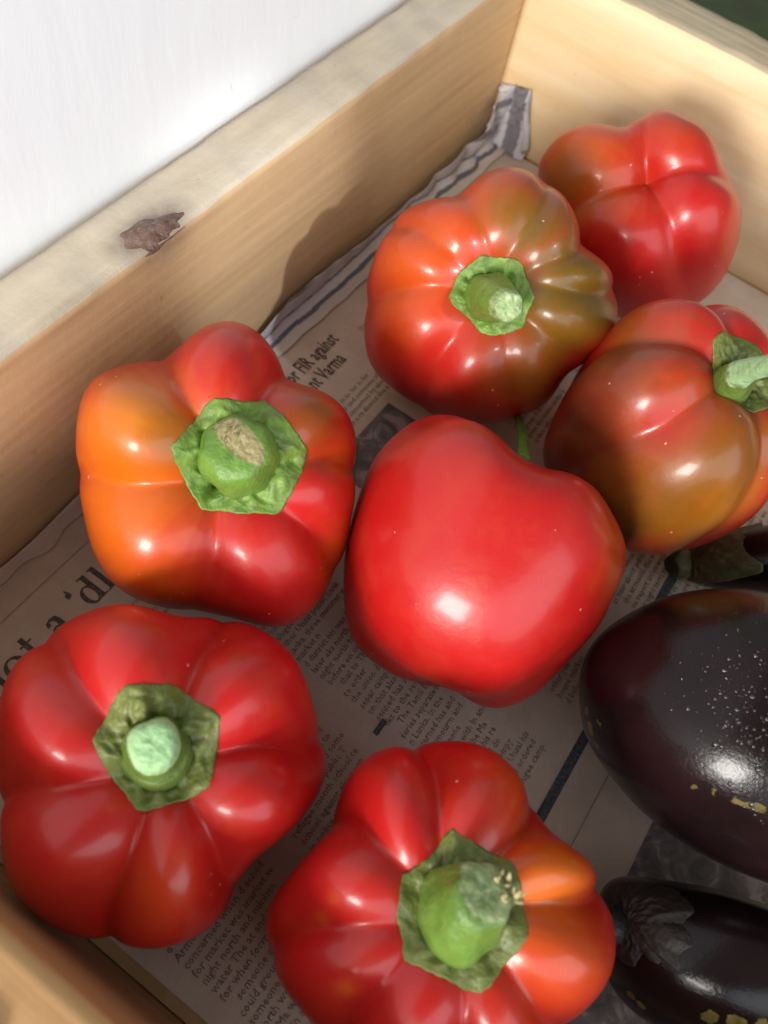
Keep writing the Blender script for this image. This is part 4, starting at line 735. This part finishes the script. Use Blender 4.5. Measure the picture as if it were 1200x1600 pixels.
def calyx_mesh(name, cx, tree, lift, seed, crumple=1.0, edge=0.0006, smoothing=2):
    o, n, b1 = Vector(cx['o']), Vector(cx['n']).normalized(), Vector(cx['b1']).normalized()
    b2 = n.cross(b1)
    rnd = random.Random(seed)
    nr, na = 30, 180
    R0 = sum(cx['radii']) / len(cx['radii'])
    wv = [(rnd.randint(5, 16), rnd.uniform(0, 6.28), rnd.uniform(5, 14), rnd.uniform(0, 6.28), rnd.uniform(0.4, 1)) for _ in range(9)]
    H = np.zeros((nr + 1, na)); XY = np.zeros((nr + 1, na, 2))
    for i in range(nr + 1):
        for j in range(na):
            a = 2 * math.pi * j / na; r = table(cx['radii'], a) * (i / nr)
            p = o + b1 * (r * math.cos(a)) + b2 * (r * math.sin(a))
            h = tree.ray_cast(p + n * 0.06, -n)
            H[i, j] = max(-0.02, ((h[0] - o).dot(n))) if h[0] is not None else (H[i - 1, j] - 0.0008)
            XY[i, j] = (r * math.cos(a), r * math.sin(a))
    for _ in range(smoothing * 6):
        K = H.copy()
        K[1:-1] = (H[:-2] + 2 * H[1:-1] + H[2:]) / 4
        H = np.maximum((np.roll(K, 1, 1) + 2 * K + np.roll(K, -1, 1)) / 4, H - 0.0008) if False else (np.roll(K, 1, 1) + 2 * K + np.roll(K, -1, 1)) / 4
    V = []
    V2 = []
    for i in range(nr + 1):
        t = i / nr
        for j in range(na):
            a = 2 * math.pi * j / na
            c = sum(q * math.sin(m * a + ph + 1.5 * math.sin(g * t + g2)) * math.sin(g * t + g2) for m, ph, g, g2, q in wv) / 4
            env = math.sin(math.pi * min(1, t * 1.0)) ** 0.7
            ridge = 0.0010 * math.exp(-((t - 0.62 - 0.08 * math.sin(5 * a + wv[0][1])) / 0.15) ** 2) * (0.6 + 0.5 * math.sin(9 * a + wv[1][1])) + 0.0005 * math.sin(17 * a + 9 * t + wv[2][1]) * env * math.sin(14 * t)
            rim = 1 + (t ** 3) * (0.006 * math.sin(13 * a + wv[3][1]) + 0.006 * math.sin(31 * a + wv[4][1]))
            z = H[i, j] + 0.0001 * t ** 6 * math.sin(11 * a + wv[5][1]) + lift * (1 - t ** 3) + edge * 0.5 + crumple * (0.0017 * c * env + ridge) * (R0 / 0.018)
            V.append(o + b1 * XY[i, j, 0] * rim + b2 * XY[i, j, 1] * rim + n * z)
            V2.append(o + b1 * XY[i, j, 0] * rim * 0.985 + b2 * XY[i, j, 1] * rim * 0.985 + n * (z - edge - 0.0012 * (1 - t)))
    F = []
    nv = len(V)
    for i in range(nr):
        for j in range(na):
            k = (j + 1) % na
            F.append((i * na + j, (i + 1) * na + j, (i + 1) * na + k, i * na + k))
            F.append((nv + i * na + k, nv + (i + 1) * na + k, nv + (i + 1) * na + j, nv + i * na + j))
    for j in range(na):
        k = (j + 1) % na
        F.append((nr * na + k, nr * na + j, nv + nr * na + j, nv + nr * na + k))
    me = mesh_from(name, V + V2, F)
    return me

def tube_mesh(name, path, seed, rings=5, n=40, lump=0.08, flat_end=True, oval=1.0):
    pts = [Vector(p[:3]) for p in path]; rad = [p[3] for p in path]
    m = len(pts); P = []; Rr = []
    for i in range(m - 1):
        p0, p1, p2, p3 = pts[max(0, i - 1)], pts[i], pts[i + 1], pts[min(m - 1, i + 2)]
        for k in range(rings):
            t = k / rings
            P.append(p1 + 0.5 * t * ((p2 - p0) + t * ((2 * p0 - 5 * p1 + 4 * p2 - p3) + t * (3 * (p1 - p2) + p3 - p0))))
            Rr.append(lerp(rad[i], rad[i + 1], t))
    P.append(pts[-1]); Rr.append(rad[-1])
    rnd = random.Random(seed)
    ph = [(rnd.randint(2, 7), rnd.uniform(0, 6.28), rnd.uniform(0.3, 1)) for _ in range(5)]
    V = []; F = []
    up = None
    for i, p in enumerate(P):
        d = (P[min(i + 1, len(P) - 1)] - P[max(i - 1, 0)]).normalized()
        if up is None:
            up = Vector((1, 0, 0)) - d * d.x; up.normalize()
        else:
            up = (up - d * up.dot(d)).normalized()
        w = d.cross(up)
        for j in range(n):
            a = 2 * math.pi * j / n
            r = Rr[i] * (1 + lump * sum(q * math.sin(mm * a + f + i * 0.15) for mm, f, q in ph) / 2)
            V.append(p + up * (r * math.cos(a)) + w * (r * math.sin(a) * oval))
    for i in range(len(P) - 1):
        for j in range(n):
            k = (j + 1) % n
            F.append((i * n + j, i * n + k, (i + 1) * n + k, (i + 1) * n + j))
    b = (len(P) - 1) * n
    F.append(list(range(n - 1, -1, -1)))
    d = (P[-1] - P[-2]).normalized()
    ends = (P[-1], d, up, d.cross(up), Rr[-1], [b + j for j in range(n)])
    # domed, uneven cut end
    prev = [b + j for j in range(n)]
    for s, hh in ((0.86, 0.10), (0.6, 0.16), (0.3, 0.14)):
        ring = []
        for j in range(n):
            a = 2 * math.pi * j / n
            rr = Rr[-1] * s
            V.append(P[-1] + up * (rr * math.cos(a)) + d.cross(up) * (rr * math.sin(a) * oval) + d * (Rr[-1] * (hh + 0.05 * math.sin(3 * a + 9 * s) + 0.02 * rnd.uniform(-1, 1))))
            ring.append(len(V) - 1)
        for j in range(n):
            k = (j + 1) % n
            F.append((prev[j], prev[k], ring[k], ring[j]))
        prev = ring
    V.append(P[-1] + d * Rr[-1] * 0.1)
    c = len(V) - 1
    for j in range(n): F.append((prev[j], prev[(j + 1) % n], c))
    return mesh_from(name, V, F), ends, (len(P) - 1) * n + 1

def fibre_mesh(name, base, d, spread, count, length, seed, width=0.00022):
    rnd = random.Random(seed); V = []; F = []
    d = Vector(d).normalized()
    s = d.orthogonal().normalized(); t = d.cross(s)
    for k in range(count):
        p = Vector(base) + s * rnd.uniform(-1, 1) * spread + t * rnd.uniform(-1, 1) * spread
        q = (d + s * rnd.uniform(-.6, .6) + t * rnd.uniform(-.6, .6)).normalized()
        L = length * rnd.uniform(0.5, 1.1); w = q.orthogonal().normalized() * width * rnd.uniform(0.6, 2.0)
        u = q.cross(w).normalized() * width * 0.7
        bend = s * rnd.uniform(-.3, .3) * L
        n = len(V)
        for i in range(4):
            x = i / 3; c = p + q * (L * x) + bend * x * x; g = 1 - 0.7 * x
            V += [c + w * g, c + u * g, c - w * g, c - u * g]
        for i in range(3):
            a = n + 4 * i
            for e in range(4):
                F.append((a + e, a + (e + 1) % 4, a + 4 + (e + 1) % 4, a + 4 + e))
        F.append((n + 12, n + 13, n + 14, n + 15)); F.append((n + 3, n + 2, n + 1, n))
    return mesh_from(name, V, F)

def pepper(key, label, calyx_mat, stem_mat, lift, crumple=1.0, base=0, cut=None):
    sp = FRUIT[key]
    o, v, f = fruit_body('bell_pepper', sp, SKIN, PAL[base], 200, 120)
    tag(o, label, 'bell pepper', 'bell peppers lying in the crate')
    if 'calyx' in sp:
        tree = BVHTree.FromPolygons([Vector(p) for p in v], f)
        c = link('calyx', calyx_mesh('calyx', sp['calyx'], tree, lift, sp['seed'], crumple), calyx_mat, o)
        me, ends, cut0 = tube_mesh('stem', sp['stem'], sp['seed'])
        b1 = Vector(sp['calyx']['b1']); b2 = Vector(sp['calyx']['n']).cross(b1)
        nv = len(me.vertices); nring = nv // 40
        def weight(i, co):
            t = (i // 40) / (len(sp['stem']) * 5 - 5)
            if cut[0] == 'along': return min(1, max(0, (t - cut[1]) / cut[2]))
            cx, cy, ca, ra, rb = cut
            q = co - ends[0]; x, y = q.dot(b1) - cx, q.dot(b2) - cy; c_, s_ = math.cos(ca), math.sin(ca)
            return max(0, min(1, 1.5 - ((x * c_ + y * s_) / ra) ** 2 - ((y * c_ - x * s_) / rb) ** 2))
        ws = [weight(i, q.co) for i, q in enumerate(me.vertices)]
        at = me.color_attributes.new('cut', 'FLOAT_COLOR', 'POINT')
        at.data.foreach_set('color', [x for w in ws for x in (w, w, w, 1)])
        me.materials.append(stem_mat)
        link('stem', me, None, o)
        return o, ends
    return o, None

o, e = pepper('tl', 'orange and red pepper with a bright green crown beside the long board', CALYX, STEM, 0.0022, 1.25, cut=(0.0012, 0.0022, -0.85, 0.0085, 0.0042))
link('stem_fibre', fibre_mesh('stem_fibre', e[0] + e[1] * 0.0010 + Vector((-0.0035, 0.0035, 0)), e[1] * 0.30 + Vector((0.2, -0.5, 0)), e[4] * 0.26, 22, 0.0055, 3, 0.00022), FIBRE, o)
pepper('bl', 'deep red pepper with a pale cut stem in the near left corner', CALYX_OLD, STEM_MINT, 0.002, 1.3, cut=('along', 0.72, 0.22))
o, e = pepper('bottom', 'red pepper with one orange lobe and a thick ragged stem, nearest the camera', CALYX_OLD, STEM_RAGGED, 0.0022, 0.8, cut=(0.0035, 0.0035, 0.9, 0.0095, 0.0080))
link('stem_fibre', fibre_mesh('stem_fibre', e[0] + e[1] * 0.0006 + Vector((0.0035, 0.004, -0.001)), e[1], e[4] * 0.5, 12, 0.0022, 5, 0.0007), FIBRE, o)
pepper('uc', 'orange and olive brown pepper with many folds, second from the far end board', CALYX, STEM_RAGGED, 0.0015, 1.0, cut=('along', 0.70, 0.30))
pepper('centre', 'plain red pepper lying on its side in the middle of the crate', CALYX_OLD, STEM_RAGGED, 0.001, 0.6, cut=('along', 0.9, 0.2))
pepper('right', 'half ripe brown and red pepper with a mint green stem at the right edge', CALYX_OLD, STEM_MINT, 0.001, 1.0, cut=('along', 0.32, 0.30))
pepper('back', 'red pepper turned bottom up against the far end board', None, None, 0)

def eggplant(key, label, calyx_mat=None, scuff=(), drops=0):
    sp = FRUIT[key]
    o, v, f = fruit_body('eggplant', sp, EGG, (0.02, 0.008, 0.015), 160, 100)
    tag(o, label, 'eggplant', 'eggplants at the right of the crate')
    vv = v - np.array(sp['centre'])
    w = np.zeros(len(v))
    for x, y, z, rad, c, st in sp.get('blobs', []):
        w = np.maximum(w, st * np.exp(-(np.linalg.norm(vv - np.array([x, y, z]), axis=1) / rad) ** 2))
    o.data.color_attributes.new('scuff', 'FLOAT_COLOR', 'POINT').data.foreach_set('color', np.c_[w, w, w, np.ones(len(v))].astype(np.float32).ravel())
    tree = BVHTree.FromPolygons([Vector(p) for p in v], f)
    if calyx_mat:
        link('calyx', calyx_mesh('calyx', sp['calyx'], tree, 0.0012, 3, 0.5, 0.0008), calyx_mat, o)
        me, ends, cut0 = tube_mesh('stem', sp['stem'], 4)
        link('stem', me, calyx_mat, o)
    if drops:
        rnd = random.Random(8); bm = bmesh.new(); n = 0
        c = Vector(sp['centre'])
        for _ in range(drops * 6):
            d = Vector((rnd.gauss(-0.1, 0.42), rnd.gauss(-0.45, 0.35), 1.0)).normalized()
            h = tree.ray_cast(c, d)
            if h[0] is None or n >= drops: continue
            n += 1
            r = 0.00023 * math.exp(rnd.gauss(0, 0.5))
            nn = h[1] if h[1].dot(d) > 0 else -h[1]
            m = Matrix.Translation(h[0]) @ nn.to_track_quat('Z', 'Y').to_matrix().to_4x4() @ Matrix.Diagonal((r, r * rnd.uniform(1, 1.7), r * 0.6, 1))
            bmesh.ops.create_icosphere(bm, subdivisions=1, radius=1.0, matrix=m)
        me = bpy.data.meshes.new('water_drops'); bm.to_mesh(me); bm.free()
        me.polygons.foreach_set('use_smooth', [True] * len(me.polygons))
        wm = Mat('water', Roughness=0.14, IOR=1.6, Base_Color=(0.02, 0.012, 0.014, 1), Coat_Weight=1.0, Coat_Roughness=0.12)
        w = link('water_drops', me, wm.m, o); w['kind'] = 'stuff'
    return o
eggplant('egg', 'large shiny black eggplant speckled with drops beside the middle pepper', None, drops=850)
eggplant('egg2', 'dark eggplant with a dry brown calyx in the near right corner', EGG_CALYX)
eggplant('egg3', 'eggplant with an olive green calyx tucked under the half ripe pepper', EGG_CALYX_GREEN)
